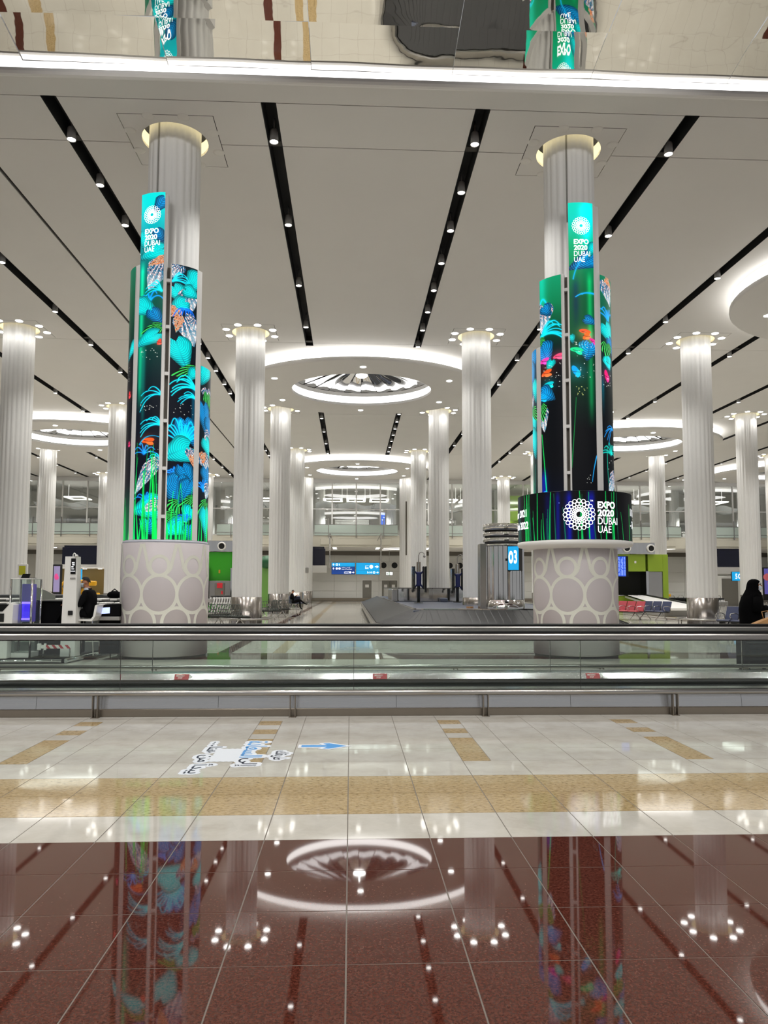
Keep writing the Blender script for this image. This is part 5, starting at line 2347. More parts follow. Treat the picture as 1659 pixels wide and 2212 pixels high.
bench('airport_bench', (12.4, 36.0, 0), 4, 'redseat', 'red airport bench right of the right screen column', -65)
bench('airport_bench', (13.75, 35.2, 0), 3, 'blueseat', 'dark blue airport bench next to the red one', -65)
bench('airport_bench', (12.62, 25.1, 0), 2, 'blueseat', 'dark blue airport bench beside the woman in black', -65)
bench('airport_bench', (-3.75, 27.6, 0), 3, 'greyseat', 'grey wire airport bench in front of the second row column left', 150, True)
bench('airport_bench', (-3.3, 35.0, 0), 2, 'greyseat', 'grey wire airport bench behind the second row column left', 205, True)
bench('airport_bench', (-3.1, 37.5, 0), 2, 'greyseat', 'grey wire airport bench before the third row column left', 215, True)
bench('airport_bench', (-3.2, 50.2, 0), 2, 'blueseat', 'small far bench under the seated person in black', 160)

# ================================================================== TROLLEY ROWS


def make_trolley(lb):
    r = thing('luggage_trolley', (0, 0, 0), lb, 'trolley', None, 'thing')
    b = MB()
    b.tube([(-.26, .30, 1.0), (-.24, .18, .25), (-.2, -.1, .2), (-.18, -.55, .18), (.18, -.55, .18), (.2, -.1, .2), (.24, .18, .25), (.26, .30, 1.0)], .024, 6)
    b.tube([(-.25, .25, .72), (.25, .25, .72)], .015, 5)
    b.tube([(-.24, .2, .4), (.24, .2, .4)], .015, 5)
    b.build('frame', M['frame'], r)
    b = MB()
    b.cyl((-.3, .32, 1.03), (.3, .32, 1.03), .032, n=8)
    b.build('handle', M['black'], r)
    b = MB()
    b.bbox(-.2, .2, .12, .24, .74, .92, .02)
    b.build('basket', M['greyplastic'], r)
    for x, y in ((-.24, .2), (.24, .2), (0, -.5)):
        b = MB()
        b.cyl((x - .025, y, .09), (x + .025, y, .09), .09, n=10)
        b.build('wheel', M['black'], r)
    return r


tr0 = None
n = 0
for k in range(9):
    x, y = 15.55 + .135 * k, 31.0 + .14 * k
    lb = f'nested luggage trolley near the woman in black, {ORD[k]} from the left'
    if tr0 is None:
        tr0 = make_trolley(lb)
        tr0.location = (x, y, 0)
        LOC[tr0.name] = (x, y, 0)
        tr0['group'] = 'nested trolleys at the right'
        tr0.rotation_euler = (0, 0, math.radians(70))
    else:
        copy_tree(tr0, (x, y, 0), math.radians(70), lb)
for k in range(14):
    copy_tree(tr0, (-6.95 + .105 * k, 36.6 + .13 * k, 0), math.radians(-60), f'nested luggage trolley right of the left screen column, {ORD[k]} from the left', 'nested trolleys at the left')

# ================================================================== LEFT SERVICE AREA
pf = thing('platform', (-9, 15.5, 0), 'low dark platform with a chrome edge bar under the service desks', 'platform', None, 'thing')
b = MB()
b.bbox(-14, -5.62, 15.1, 19.5, 0, .10, .01)
b.build('deck', M['case'], pf)
b = MB()
b.tube([(-14, 15.06, .05), (-5.66, 15.06, .05)], .03, 8)
b.tube([(-5.6, 15.1, .05), (-5.4, 17.6, .05)], .045, 8)
b.build('edge_bar', M['chrome'], pf)
ZP = .10
kp = thing('check_post', (-5.7, 15.6, ZP), 'tall white self-service post with a small black screen and gooseneck lamp', 'kiosk', None, 'thing')
b = MB()
v = []
for z, hw, hd in ((ZP, .145, .15), (.9, .14, .14), (2.12, .12, .10)):
    v += [(-5.70 - hw + .0, 15.6 - hd, z), (-5.70 + hw, 15.6 - hd, z), (-5.70 + hw, 15.6 + hd, z), (-5.70 - hw, 15.6 + hd, z)]
b.add(v, [(3, 2, 1, 0), (8, 9, 10, 11)] + [(k * 4 + i, k * 4 + (i + 1) % 4, k * 4 + 4 + (i + 1) % 4, k * 4 + 4 + i) for k in range(2) for i in range(4)])
b.build('body', M['white'], kp)
b = MB()
b.add([(-5.695, 15.482, 2.08), (-5.60, 15.482, 2.08), (-5.595, 15.470, 1.76), (-5.695, 15.470, 1.76)], [(0, 1, 2, 3)])
sc = b.build('screen', M['blackgloss'], kp)
b = MB()
for k, (x, z, w, h) in enumerate(((-5.67, 1.98, .05, .02), (-5.66, 1.94, .04, .02), (-5.68, 1.90, .04, .015), (-5.675, 1.86, .05, .012), (-5.69, 1.815, .085, .012))):
    b.box(x, x + w, 15.462, 15.466, z, z + h)
b.build('text_rows', M['white_glow'], sc)
b = MB()
b.bbox(-5.71, -5.62, 15.43, 15.46, .93, 1.02, .005)
b.build('reader', M['black'], kp)
b = MB()
b.bbox(-5.70, -5.60, 15.46, 15.5, 1.66, 1.69, .005)
b.build('slot', M['greyplastic'], kp)
b = MB()
b.tube([(-5.68, 15.55, 2.1), (-5.68, 15.54, 2.16), (-5.65, 15.52, 2.19), (-5.62, 15.5, 2.17), (-5.60, 15.49, 2.14)], .012, 6)
b.cyl((-5.60, 15.49, 2.145), (-5.59, 15.485, 2.12), .03, .04, n=10)
b.build('gooseneck_lamp', M['white'], kp)

dk = thing('service_desk', (-6.1, 16, ZP), 'black service desk beside the white post', 'desk', None, 'thing')
b = MB()
b.prism([(-6.42, .45), (-6.42, 1.20), (-5.72, 1.20), (-5.72, 1.12), (-5.9, 1.05), (-6.05, .8), (-6.05, .45)], lambda u, w, t: (u, t, w), 15.75, 16.7)
b.bbox(-6.40, -5.75, 15.8, 16.6, ZP, .80, .01)
b.build('body', M['suit'], dk)
b = MB()
b.bbox(-6.45, -5.66, 15.7, 16.75, 1.2, 1.225, .006)
b.build('desktop', M['darksteel'], dk)
b = MB()
b.bbox(-6.45, -6.41, 15.68, 16.75, ZP, 1.2, .006)
b.build('side_panel', M['greyplastic'], dk)
d2 = thing('scanner_desk', (-5.1, 16.2, ZP), 'black desk end with a lit bluish window behind the white chair', 'desk', None, 'thing')
b = MB()
b.prism([(-5.32, .88), (-4.86, .90), (-4.86, 1.14), (-5.32, 1.12)], lambda u, w, t: (u, t, w), 16.0, 17.2)
b.bbox(-5.30, -4.88, 16.1, 17.1, ZP, .9, .01)
b.build('body', M['suit'], d2)
b = MB()
b.add([(-5.27, 15.99, .935), (-5.05, 15.99, .95), (-5.05, 15.99, 1.075), (-5.27, 15.99, 1.06)], [(0, 1, 2, 3)])
b.build('window', M['screenwin'], d2)
b = MB()
b.bbox(-5.34, -4.85, 15.98, 17.2, .80, .88, .01)
b.build('shelf', M['greyplastic'], d2)
tg = thing('tape_barrier', (-5.9, 15.3, .1), 'red and white striped barrier tape strip on the glass below the desk', 'tape', None, 'thing')
b = MB()
b.box(-6.15, -5.55, 15.22, 15.225, .28, .35)
b.bbox(-6.2, -6.13, 15.2, 15.24, .25, .38, .005)
b.bbox(-6.07, -6.03, 15.2, 15.24, .25, .38, .005)
t_ = b.build('tape', M['white'], tg)
b = MB()
for k in range(4):
    x = -6.0 + .13 * k
    b.add([(x, 15.215, .28), (x + .06, 15.215, .28), (x + .0, 15.215, .35), (x - .06, 15.215, .35)], [(0, 1, 2, 3)])
b.build('stripe', M['red'], t_)
b = MB()
b.cyl((-6.1, 15.26, .1), (-6.1, 15.26, .3), .015, n=8)
b.cyl((-5.58, 15.26, .1), (-5.58, 15.26, .3), .015, n=8)
b.build('post', M['steel'], tg)

cb = thing('glass_cabinet', (-6.55, 15.3, ZP), 'glass cabinet with chrome posts and a violet glow inside', 'cabinet', None, 'thing')
for x, y in ((-6.75, 15.2), (-6.34, 15.2), (-6.75, 15.65), (-6.34, 15.65)):
    b = MB()
    b.cyl((x, y, ZP), (x, y, 1.665), .022, n=10)
    b.build('post', M['chrome'], cb)
b = MB()
b.box(-6.75, -6.34, 15.195, 15.205, .2, 1.65)
b.box(-6.75, -6.34, 15.645, 15.655, .2, 1.65)
b.build('glass_panel', M['glass'], cb)
b = MB()
b.bbox(-6.77, -6.32, 15.18, 15.67, 1.65, 1.67, .004)
b.build('top', M['white'], cb)
b = MB()
b.bbox(-6.58, -6.39, 15.3, 15.55, .8, 1.56, .01)
b.build('back_column', M['violet'], cb)
b = MB()
b.bbox(-6.57, -6.40, 15.29, 15.5, 1.16, 1.20, .005)
b.bbox(-6.57, -6.40, 15.29, 15.5, .84, .88, .005)
b.build('glow_ring', mat('violet_light', 'b9a8ff', .4, emit=2.0, ecol='7a5cff', sample='NONE'), cb)
b = MB()
b.bbox(-6.56, -6.41, 15.28, 15.5, .88, 1.16, .01)
b.build('lit_tube', M['purple'], cb)
b = MB()
b.bbox(-6.74, -6.35, 15.2, 15.65, ZP, .2, .005)
b.build('plinth', M['white'], cb)
tb = thing('tablet', (-6.5, 15.35, 1.67), 'black tablet tilted on top of the glass cabinet', 'tablet', None, 'thing')
b = MB()
b.prism([(-6.61, 1.672), (-6.57, 1.76), (-6.43, 1.76), (-6.46, 1.672)], lambda u, w, t: (u, t, w), 15.3, 15.34)
b.build('screen', M['blackgloss'], tb)
b = MB()
b.bbox(-6.62, -6.36, 15.26, 15.45, 1.67, 1.68, .003)
b.build('stand', M['black'], tb)
for lb, x0, x1, zt in (('white counter end with a dark tablet at the left picture edge', -7.4, -6.6, 1.2),):
    wd = thing('white_counter', (-7, 15, ZP), lb, 'counter', None, 'thing')
    b = MB()
    b.prism([(-7.6, .55), (-6.66, .55), (-6.60, .62), (-6.58, 1.15), (-6.66, 1.19), (-6.80, 1.1), (-7.6, 1.1)], lambda u, w, t: (u, t, w), 14.95, 15.4)
    b.bbox(-7.5, -6.7, 15.0, 15.35, ZP, .55, .01)
    b.build('body', M['white'], wd)
    b = MB()
    b.prism([(-7.6, 1.02), (-6.78, 1.02), (-6.66, 1.16), (-7.6, 1.16)], lambda u, w, t: (u, t, w), 14.94, 14.95)
    b.build('tablet_screen', M['blackgloss'], wd)
    b = MB()
    b.box(-7.6, -6.75, 14.93, 14.95, .82, .98)
    b.build('recess', M['black'], wd)
    b = MB()
    put_text(b, text_fit('E', .09, .02, .09), lambda u, v_: (-6.85 + u, 14.94, .66 + v_))
    b.build('lettering', mat('dark_red', '6a2020', .5), wd)
ys = thing('notice_sign', (-12.4, 29.0, 1.9), 'small yellow notice in a white frame on the second row column at the left', 'sign', None, 'thing')
b = MB()
b.bbox(-12.60, -12.24, 28.85, 28.95, 1.86, 2.34, .01)
b.build('frame', M['white'], ys)
b = MB()
b.box(-12.54, -12.30, 28.84, 28.85, 1.93, 2.27)
b.build('face', mat('notice_yellow', 'b3b020', .5), ys)
tt = thing('digital_totem', (-15.4, 40, 0), 'tall dark framed advertising totem with a pinkish lit picture at the left', 'screen', None, 'thing')
b = MB()
b.bbox(-15.65, -15.2, 40, 40.15, .2, 2.65, .02)
b.build('housing', M['black'], tt)
b = MB()
b.box(-15.59, -15.27, 39.99, 40, 1.2, 2.55)
f_ = b.build('face', mat('totem_lilac', '8f86a8', .4, emit=.4, ecol='8a80b0', sample='NONE'), tt)
b = MB()
b.sphere((-15.45, 40, 2.0), .12, .02, .2, 12, 8)
b.sphere((-15.38, 40, 1.95), .07, .02, .12, 12, 8)
b.build('print', mat('totem_pink', 'd04a8a', .4, emit=.4, ecol='e04a8a', sample='NONE'), f_)
b = MB()
b.bbox(-15.8, -15.1, 39.9, 40.3, 0, .2, .02)
b.build('foot', M['black'], tt)
yy = thing('yellow_lift_truck', (-21.5, 58, 0), 'yellow machine with struts standing in the lit bay behind the desk', 'vehicle', None, 'thing')
b = MB()
b.bbox(-22.6, -21.8, 58, 59, .7, 1.2, .05)
b.bbox(-20.6, -19.4, 58, 59, .6, 1.0, .05)
b.build('body', M['yellow'], yy)
b = MB()
for p, q in (((-22.4, 58, 1.2), (-21.6, 58, 2.0)), ((-21.6, 58, 2.0), (-19.6, 58, 1.8)), ((-20.6, 58, 1.0), (-19.8, 58, 1.8)), ((-21.8, 58, .8), (-20.6, 58, 1.3)), ((-22.4, 58, 1.9), (-21.9, 58, 1.2))):
    b.tube([p, q], .11, 6)
b.bbox(-20.9, -19.4, 57.8, 58.2, 1.55, 1.9, .05)
b.build('boom', M['yellow'], yy)
for x in (-22.2, -20.0):
    b = MB()
    b.cyl((x, 57.9, .35), (x, 58.3, .35), .35, n=14)
    b.build('wheel', M['black'], yy)
by = thing('lit_bay', (-21, 62, 0), 'yellowish lit bay wall behind the yellow machine', 'partition', None, 'thing')
b = MB()
b.bbox(-25, -18.2, 62, 62.3, 0, 2.9, .02)
b.build('back_panel', M['yellowbay'], by)
b = MB()
b.bbox(-25, -18.2, 60.5, 62.3, 2.9, 3.0, .02)
b.build('hood', M['white'], by)
for x in (-22.6, -21.4, -20.2):
    b = MB()
    b.lathe(x, 61.2, [(0, 2.885), (.14, 2.885), (.16, 2.9)], 12)
    b.build('downlight', M['lens'], by)
bs = thing('blue_pole_sign', (-14.2, 40, 0), 'narrow cyan sign between the white post and the seated man', 'sign', None, 'thing')
b = MB()
b.bbox(-14.5, -14.15, 40.0, 40.1, 1.85, 2.4, .01)
b.build('face', M['signblue'], bs)
b = MB()
b.cyl((-14.3, 40.1, 0), (-14.3, 40.1, 1.9), .04, n=8)
b.build('post', M['darksteel'], bs)
# second carousel at the left, seen edge-on behind the desks
c2 = thing('baggage_carousel', (-8.5, 24, 0), 'steel carousel edge with pale ribbed belt behind the service desks', 'carousel', None, 'thing')
b = MB()
b.bbox(-14, -5.4, 24.0, 24.2, 0, .93, .02)
b.bbox(-14, -5.4, 26.2, 26.5, 0, 1.19, .02)
b.bbox(-14, -5.4, 24.1, 26.3, .0, .90, .02)
b.build('skirt', M['darksteel'], c2)
for k in range(36):
    b = MB()
    x = -14 + .24 * k
    for q, (y0, z0) in enumerate(((24.2, .95), (25.1, 1.06))):
        b.bbox(x + .008 + .05 * q, x + .232 + .05 * q, y0, y0 + .8, z0 - .02, z0 + .03 + .02 * (k % 2), .01)
    b.build('belt_slat', M['white'] if k % 2 else M['greyplastic'], c2)
b = MB()
b.bbox(-14, -5.4, 26.2, 26.5, 1.19, 1.23, .01)
b.build('edge_trim', M['steelmirror'], c2)
gp = thing('curved_glass_screen', (-9.6, 24, 1.1), 'grey curved-topped glass screen left of the white post', 'glass screen', None, 'thing')
b = MB()
prf = [(-9.95, 1.0), (-9.95, 1.48)] + [(-9.95 + .7 * k / 8, 1.48 - .26 * (k / 8) ** 1.5) for k in range(1, 9)] + [(-9.25, 1.0)]
b.prism(prf, lambda u, w, t: (u, t, w), 23.9, 23.93)
b.build('pane', mat('smoky_glass', '6f736c', .2), gp)
b = MB()
b.tube([(u, 23.915, w + .005) for u, w in prf[1:-1]], .012, 6)
b.build('edge_trim', M['steel'], gp)
for k, x in enumerate((-9.9, -9.3)):
    b = MB()
    b.cyl((x, 23.95, 0), (x, 23.95, 1.05), .025, n=8)
    b.build('foot', M['steel'], gp)
bk = thing('black_bag', (-8.9, 25.3, 1.11), 'small black bag lying on the left carousel', 'bag', None, 'thing')
b = MB()
b.sphere((-7.85, 25.3, 1.23), .25, .18, .13, 14, 8)
b.build('body', M['black_cloth'], bk)
b = MB()
b.tube([(-7.95, 25.3, 1.34), (-7.85, 25.3, 1.42), (-7.75, 25.3, 1.34)], .02, 6)
b.build('handle', M['black_cloth'], bk)
st = thing('trolley_sign', (-5.2, 17, 0), 'black sign board reading Trolleys beside the left screen column', 'sign', None, 'thing')
b = MB()
b.bbox(-5.33, -4.98, 17.0, 17.03, .98, 1.13, .005)
b.build('board', M['black'], st)
b = MB()
put_text(b, text_fit('Trolleys', .2, .008, .05), lambda u, v_: (-5.30 + u, 16.99, 1.015 + v_))
put_text(b, text_fit('\uFE95\uFE8E\uFE91\uFEAE\uFECB', .2, .004, .04), lambda u, v_: (-5.30 + u, 16.99, 1.075 + v_))
b.build('lettering', M['white'], st)
b = MB()
b.tube([(-5.28, 17.02, 1.0), (-5.34, 17.02, 0)], .015, 6)
b.tube([(-5.05, 17.02, 1.0), (-5.0, 17.02, 0)], .015, 6)
b.build('leg', M['darksteel'], st)
fb = thing('floor_board', (-5.05, 17.3, 0), 'small framed blue notice board on a stand beside the left screen column', 'sign', None, 'thing')
b = MB()
b.bbox(-5.2, -4.95, 17.25, 17.28, .55, .95, .01)
b.build('frame', M['darksteel'], fb)
b = MB()
b.box(-5.17, -4.98, 17.24, 17.25, .58, .92)
b.build('face', mat('board_blue', '8fb4d0', .5), fb)
b = MB()
b.cyl((-5.08, 17.28, 0), (-5.08, 17.28, .56), .02, n=8)
b.build('leg', M['darksteel'], fb)

# ================================================================== FLOOR STICKER AND ARROW


def offset_poly(pts, d):
    """outline pushed outward around the centroid of each vertex normal (convex-ish shapes)"""
    n = len(pts)
    out = []
    for i in range(n):
        a, p, c = Vector(pts[i - 1]), Vector(pts[i]), Vector(pts[(i + 1) % n])
        e1, e2 = (p - a).normalized(), (c - p).normalized()
        n1, n2 = Vector((e1.y, -e1.x)), Vector((e2.y, -e2.x))
        m_ = (n1 + n2)
        m_ = m_.normalized() / max(.5, m_.normalized().dot(n1))
        out.append(tuple(p + m_ * d))
    return out


ZT = .0012
ar = thing('floor_arrow', (-.28, 7.26, 0), 'blue arrow sticker with a white border on the pale floor tiles', 'sticker', None, 'thing')
pts = [(-.46, 7.235), (-.215, 7.235), (-.255, 7.17), (-.20, 7.155), (-.03, 7.27), (-.20, 7.40), (-.255, 7.385), (-.215, 7.315), (-.46, 7.315)]
b = MB()
op = offset_poly(pts, .03)
b.prism(op, lambda u, w, t: (u, w, t), ZT, ZT + .0008)
b.build('border', M['sticker'], ar)
b = MB()
b.prism(pts, lambda u, w, t: (u, w, t), ZT + .0008, ZT + .0014)
b.build('arrow', M['inkblue'], ar)

dc = thing('floor_sticker', (-1.05, 6.9, 0), 'white cut-out floor sticker with three lines of Arabic in navy and blue', 'sticker', None, 'thing')
# text runs along the hall: reading up is +x, reading right is towards the viewer
lines = [('\u2026\uFE8E\uFEE8\uFEEB \uFEE6\uFEE3 \uFE83\uFEAA\uFE92\uFEF3', -1.365, 7.50, 1.24, .20, 'ink'),
         ('\uFE93\uFEA9\uFE8E\uFECC\uFEB4\uFEDF\uFE8D', -.985, 7.52, .70, .20, 'inkblue'), ('\uFEF0\uFEDF\uFE87', -.985, 6.79, .30, .19, 'ink'),
         ('\uFEDA\uFED8\uFEF3\uFEAE\uFEC3', -.715, 7.08, .36, .16, 'ink')]
pts = []
for s_, x, y, w, h, mt in lines:
    vv, ff = text_fit(s_, w, .012, h)
    for f_ in ff:
        for q in range(len(f_)):
            p0, p1 = vv[f_[q]], vv[f_[(q + 1) % len(f_)]]
            nn = int(math.hypot(p1[0] - p0[0], p1[1] - p0[1]) / .02) + 1
            pts += [(x + p0[1] + (p1[1] - p0[1]) * t / nn, y - p0[0] - (p1[0] - p0[0]) * t / nn) for t in range(nn)]
pts += [(-1.2 + .05 * q, 6.7 + .05 * t) for q in range(6) for t in range(10)]
P_ = np.array(pts)
G = .006
gx, gy = np.arange(P_[:, 0].min() - .06, P_[:, 0].max() + .06, G), np.arange(P_[:, 1].min() - .06, P_[:, 1].max() + .06, G)
mk = np.zeros((len(gx), len(gy)), bool)
for px_, py_ in P_:
    i0, j0 = int((px_ - gx[0]) / G), int((py_ - gy[0]) / G)
    for di in range(-6, 7):
        w_ = int(math.sqrt(39 - di * di))
        mk[i0 + di, max(0, j0 - w_):j0 + w_ + 1] = True
b = MB()
for i_ in range(len(gx)):
    col_ = np.flatnonzero(np.diff(np.concatenate([[0], mk[i_].astype(int), [0]])))
    for a_, c_ in zip(col_[::2], col_[1::2]):
        b.add([(gx[i_], gy[0] + a_ * G, ZT), (gx[i_] + G, gy[0] + a_ * G, ZT), (gx[i_] + G, gy[0] + c_ * G, ZT), (gx[i_], gy[0] + c_ * G, ZT)], [(0, 1, 2, 3)])
b.build('backing', M['sticker'], dc)
for s_, x, y, w, h, mt in lines:
    b = MB()
    put_text(b, text_fit(s_, w, .012, h), lambda u, v_: (x + v_, y - u, ZT + .001))
    b.build('lettering', M[mt], dc)

# ================================================================== PEOPLE


def skin_body(name, joints, bones, regions, parent, sub=2):
    """one continuous body: joints {key: (point, radius)}, bones [(a, b)], regions: function(point) -> material index; first bone's first joint is the root"""
    keys = list(joints)
    idx = {k: i for i, k in enumerate(keys)}
    off = loc_of(parent)
    me = bpy.data.meshes.new(name)
    me.from_pydata([tuple(Vector(joints[k][0]) - off) for k in keys], [(idx[a], idx[c]) for a, c in bones], [])
    o = bpy.data.objects.new(name, me)
    COL.objects.link(o)
    md = o.modifiers.new('skin', 'SKIN')
    md.use_smooth_shade = True
    if not me.skin_vertices:
        me.skin_vertices.new()
    for k in keys:
        r = joints[k][1]
        me.skin_vertices[0].data[idx[k]].radius = r if isinstance(r, tuple) else (r, r)
        me.skin_vertices[0].data[idx[k]].use_root = (k == keys[0])
    ms = o.modifiers.new('sub', 'SUBSURF')
    ms.levels = ms.render_levels = sub
    bpy.context.view_layer.update()
    dg = bpy.context.evaluated_depsgraph_get()
    m2 = bpy.data.meshes.new_from_object(o.evaluated_get(dg))
    m2.name = name
    bpy.data.objects.remove(o)
    m2.materials.clear()
    for m_ in regions[0]:
        m2.materials.append(M[m_])
    for p in m2.polygons:
        c = Vector(p.center) + off
        p.material_index = regions[1](c)
        p.use_smooth = True
    return link(name, m2, parent)


def head_bits(parent, c, face, hair=True, mask=True, scarf=False, s=1.0):
    """eyes, ears, nose, mask and hair for a head centred at c looking along the unit vector face"""
    fx, fy = face
    sx, sy = -fy, fx

    def P(a, l, z):
        return (c[0] + (fx * a + sx * l) * s, c[1] + (fy * a + sy * l) * s, c[2] + z * s)
    for l in (-.033, .033):
        b = MB()
        b.sphere(P(.088, l, .012), .012 * s, n=8, m=6)
        b.build('eye', M['eye'], parent)
        b = MB()
        b.tube([P(.092, l - .018, .036), P(.097, l, .040), P(.092, l + .018, .036)], .005 * s, 5)
        b.build('eyebrow', M['hair'], parent)
    b = MB()
    b.tube([P(.09, 0, .02), P(.112, 0, -.012), P(.098, 0, -.026)], [.008 * s, .015 * s, .012 * s], 8)
    b.build('nose', M['skin'], parent)
    if not scarf:
        for l in (-.082, .082):
            b = MB()
            b.sphere(P(-.01, l, 0), .022 * s, .022 * s, .034 * s, 8, 6)
            b.build('ear', M['skin'], parent)
    if mask:
        b = MB()
        v = []
        for k in range(7):
            t = -1.25 + 2.5 * k / 6
            for z, rr in ((-.015, .105), (-.045, .122), (-.075, .112), (-.098, .088)):
                v.append(P(rr * math.cos(t) * 1.02, rr * .78 * math.sin(t), z))
        b.add(v, [(k * 4 + q, k * 4 + 4 + q, k * 4 + 5 + q, k * 4 + 1 + q) for k in range(6) for q in range(3)], True)
        b.build('face_mask', M['mask'], parent)
        b = MB()
        for l in (-1, 1):
            b.tube([P(.03, .078 * l, -.03), P(-.01, .086 * l, .01)], .003 * s, 5)
        b.build('mask_strap', M['mask'], parent)
    if hair:
        b = MB()
        v, n, m_ = [], 16, 7
        for k in range(m_):
            t = k / (m_ - 1)
            for q in range(n):
                a = 2 * PI * q / n
                low = .05 + .022 * math.cos(a) if math.cos(a) > 0 else .05 + .06 * math.cos(a)
                z = low + (.118 - low) * math.sin(t * PI / 2)
                rr = math.sqrt(max(0, 1 - ((z - .0) / .121) ** 2))
                v.append(P(.099 * rr * math.cos(a) - .005, .083 * rr * math.sin(a), z))
        b.add(v, [(k * n + q, k * n + (q + 1) % n, k * n + n + (q + 1) % n, k * n + n + q) for k in range(m_ - 1) for q in range(n)] + [tuple((m_ - 1) * n + q for q in range(n))], True)
        b.build('hair', M['hair'], parent)


def hand_bits(J, B, wrist, pre, dirv, side, up=(0, 0, 1), curl=.3):
    """palm and five fingers added to a joint table"""
    w = Vector(wrist)
    d = Vector(dirv).normalized()
    sd = Vector(side).normalized()
    dn = Vector(up) * -1
    J[pre + 'palm'] = (tuple(w + d * .055), (.034, .022))
    B.append((pre + 'wrist', pre + 'palm'))
    for k, (l, off) in enumerate(((.062, -.030), (.072, -.010), (.068, .010), (.052, .029))):
        a = w + d * .09 + sd * off
        m = a + d * l * .5 + dn * l * .15 * curl
        e = a + d * l * .85 + dn * l * .9 * curl
        J[f'{pre}f{k}a'] = (tuple(a), .0105)
        J[f'{pre}f{k}b'] = (tuple(m), .009)
        J[f'{pre}f{k}c'] = (tuple(e), .0075)
        B += [(pre + 'palm', f'{pre}f{k}a'), (f'{pre}f{k}a', f'{pre}f{k}b'), (f'{pre}f{k}b', f'{pre}f{k}c')]
    a = w + d * .045 - sd * .045
    J[pre + 'ta'] = (tuple(a), .0115)
    J[pre + 'tb'] = (tuple(a + d * .04 - sd * .018), .009)
    B += [(pre + 'palm', pre + 'ta'), (pre + 'ta', pre + 'tb')]


# --- seated man in a black suit, facing left
ox, oy = -5.44, 15.85
mn = thing('person', (ox, oy, ZP), 'man in black suit and white face mask seated on a white chair', 'person', None, 'thing')
J = {'pelvis': ((ox + .04, oy, .98), (.15, .17)), 'waist': ((ox + .03, oy, 1.12), (.13, .16)), 'chest': ((ox - .0, oy, 1.30), (.13, .18)), 'collar': ((ox - .02, oy, 1.42), (.085, .12)),
     'neck': ((ox - .05, oy, 1.475), .058), 'jaw': ((ox - .085, oy, 1.53), (.072, .066)), 'head': ((ox - .085, oy, 1.60), (.094, .078)), 'crown': ((ox - .075, oy, 1.66), (.062, .056))}
B = [('pelvis', 'waist'), ('waist', 'chest'), ('chest', 'collar'), ('collar', 'neck'), ('neck', 'jaw'), ('jaw', 'head'), ('head', 'crown')]
for sg, nm in ((-1, 'r'), (1, 'l')):
    J[nm + 'sho'] = ((ox + .0, oy + sg * .20, 1.375), .078)
    J[nm + 'elb'] = ((ox - .10, oy + sg * .25, 1.12), .056)
    J[nm + 'wrist'] = ((ox - .36, oy + sg * .16, 1.15), .034)
    J[nm + 'hip'] = ((ox + .0, oy + sg * .10, .95), .10)
    J[nm + 'knee'] = ((ox - .42, oy + sg * .13, .96), .068)
    J[nm + 'ankle'] = ((ox - .40, oy + sg * .13, .52), .045)
    J[nm + 'toe'] = ((ox - .56, oy + sg * .14, .475), .036)
    B += [('chest', nm + 'sho'), (nm + 'sho', nm + 'elb'), (nm + 'elb', nm + 'wrist'), ('pelvis', nm + 'hip'), (nm + 'hip', nm + 'knee'), (nm + 'knee', nm + 'ankle'), (nm + 'ankle', nm + 'toe')]
    hand_bits(J, B, J[nm + 'wrist'][0], nm, (-1, 0, -.1), (0, 1 if sg > 0 else -1, 0))


def reg(c):
    if c.z > 1.478 + .0:
        return 1
    if c.x < ox - .375 and c.z > 1.05:
        return 1
    if c.z > 1.44 and c.x < ox:
        return 2
    return 0


skin_body('body', J, B, (['suit', 'skin', 'shirt'], reg), mn)
head_bits(mn, (ox - .085, oy, 1.595), (-.94, -.34))
b = MB()
b.lathe(ox - .04, oy, [(.072, 1.43), (.068, 1.47), (.064, 1.485)], 20)
b.build('shirt_collar', M['shirt'], mn)
ch = thing('chair', (-5.42, 15.85, ZP), 'white moulded high chair under the man in black', 'chair', None, 'thing')
b = MB()
b.prism([(-5.64, .855), (-5.60, .84), (-5.32, .84), (-5.27, .90), (-5.235, 1.12), (-5.20, 1.14), (-5.185, 1.13), (-5.225, .90), (-5.29, .80), (-5.62, .81)], lambda u, w, t: (u, t, w), 15.62, 16.08)
b.build('shell', M['white'], ch)
for x, y in ((-5.60, 15.66), (-5.60, 16.04), (-5.30, 15.66), (-5.30, 16.04)):
    b = MB()
    b.cyl((x, y, .81), (x + (x + 5.45) * .3, y, ZP), .013, n=8)
    b.build('leg', M['chrome'], ch)
b = MB()
b.tube([(-5.62, 15.66, .45), (-5.62, 16.04, .45)], .012, 6)
b.build('footrest', M['chrome'], ch)

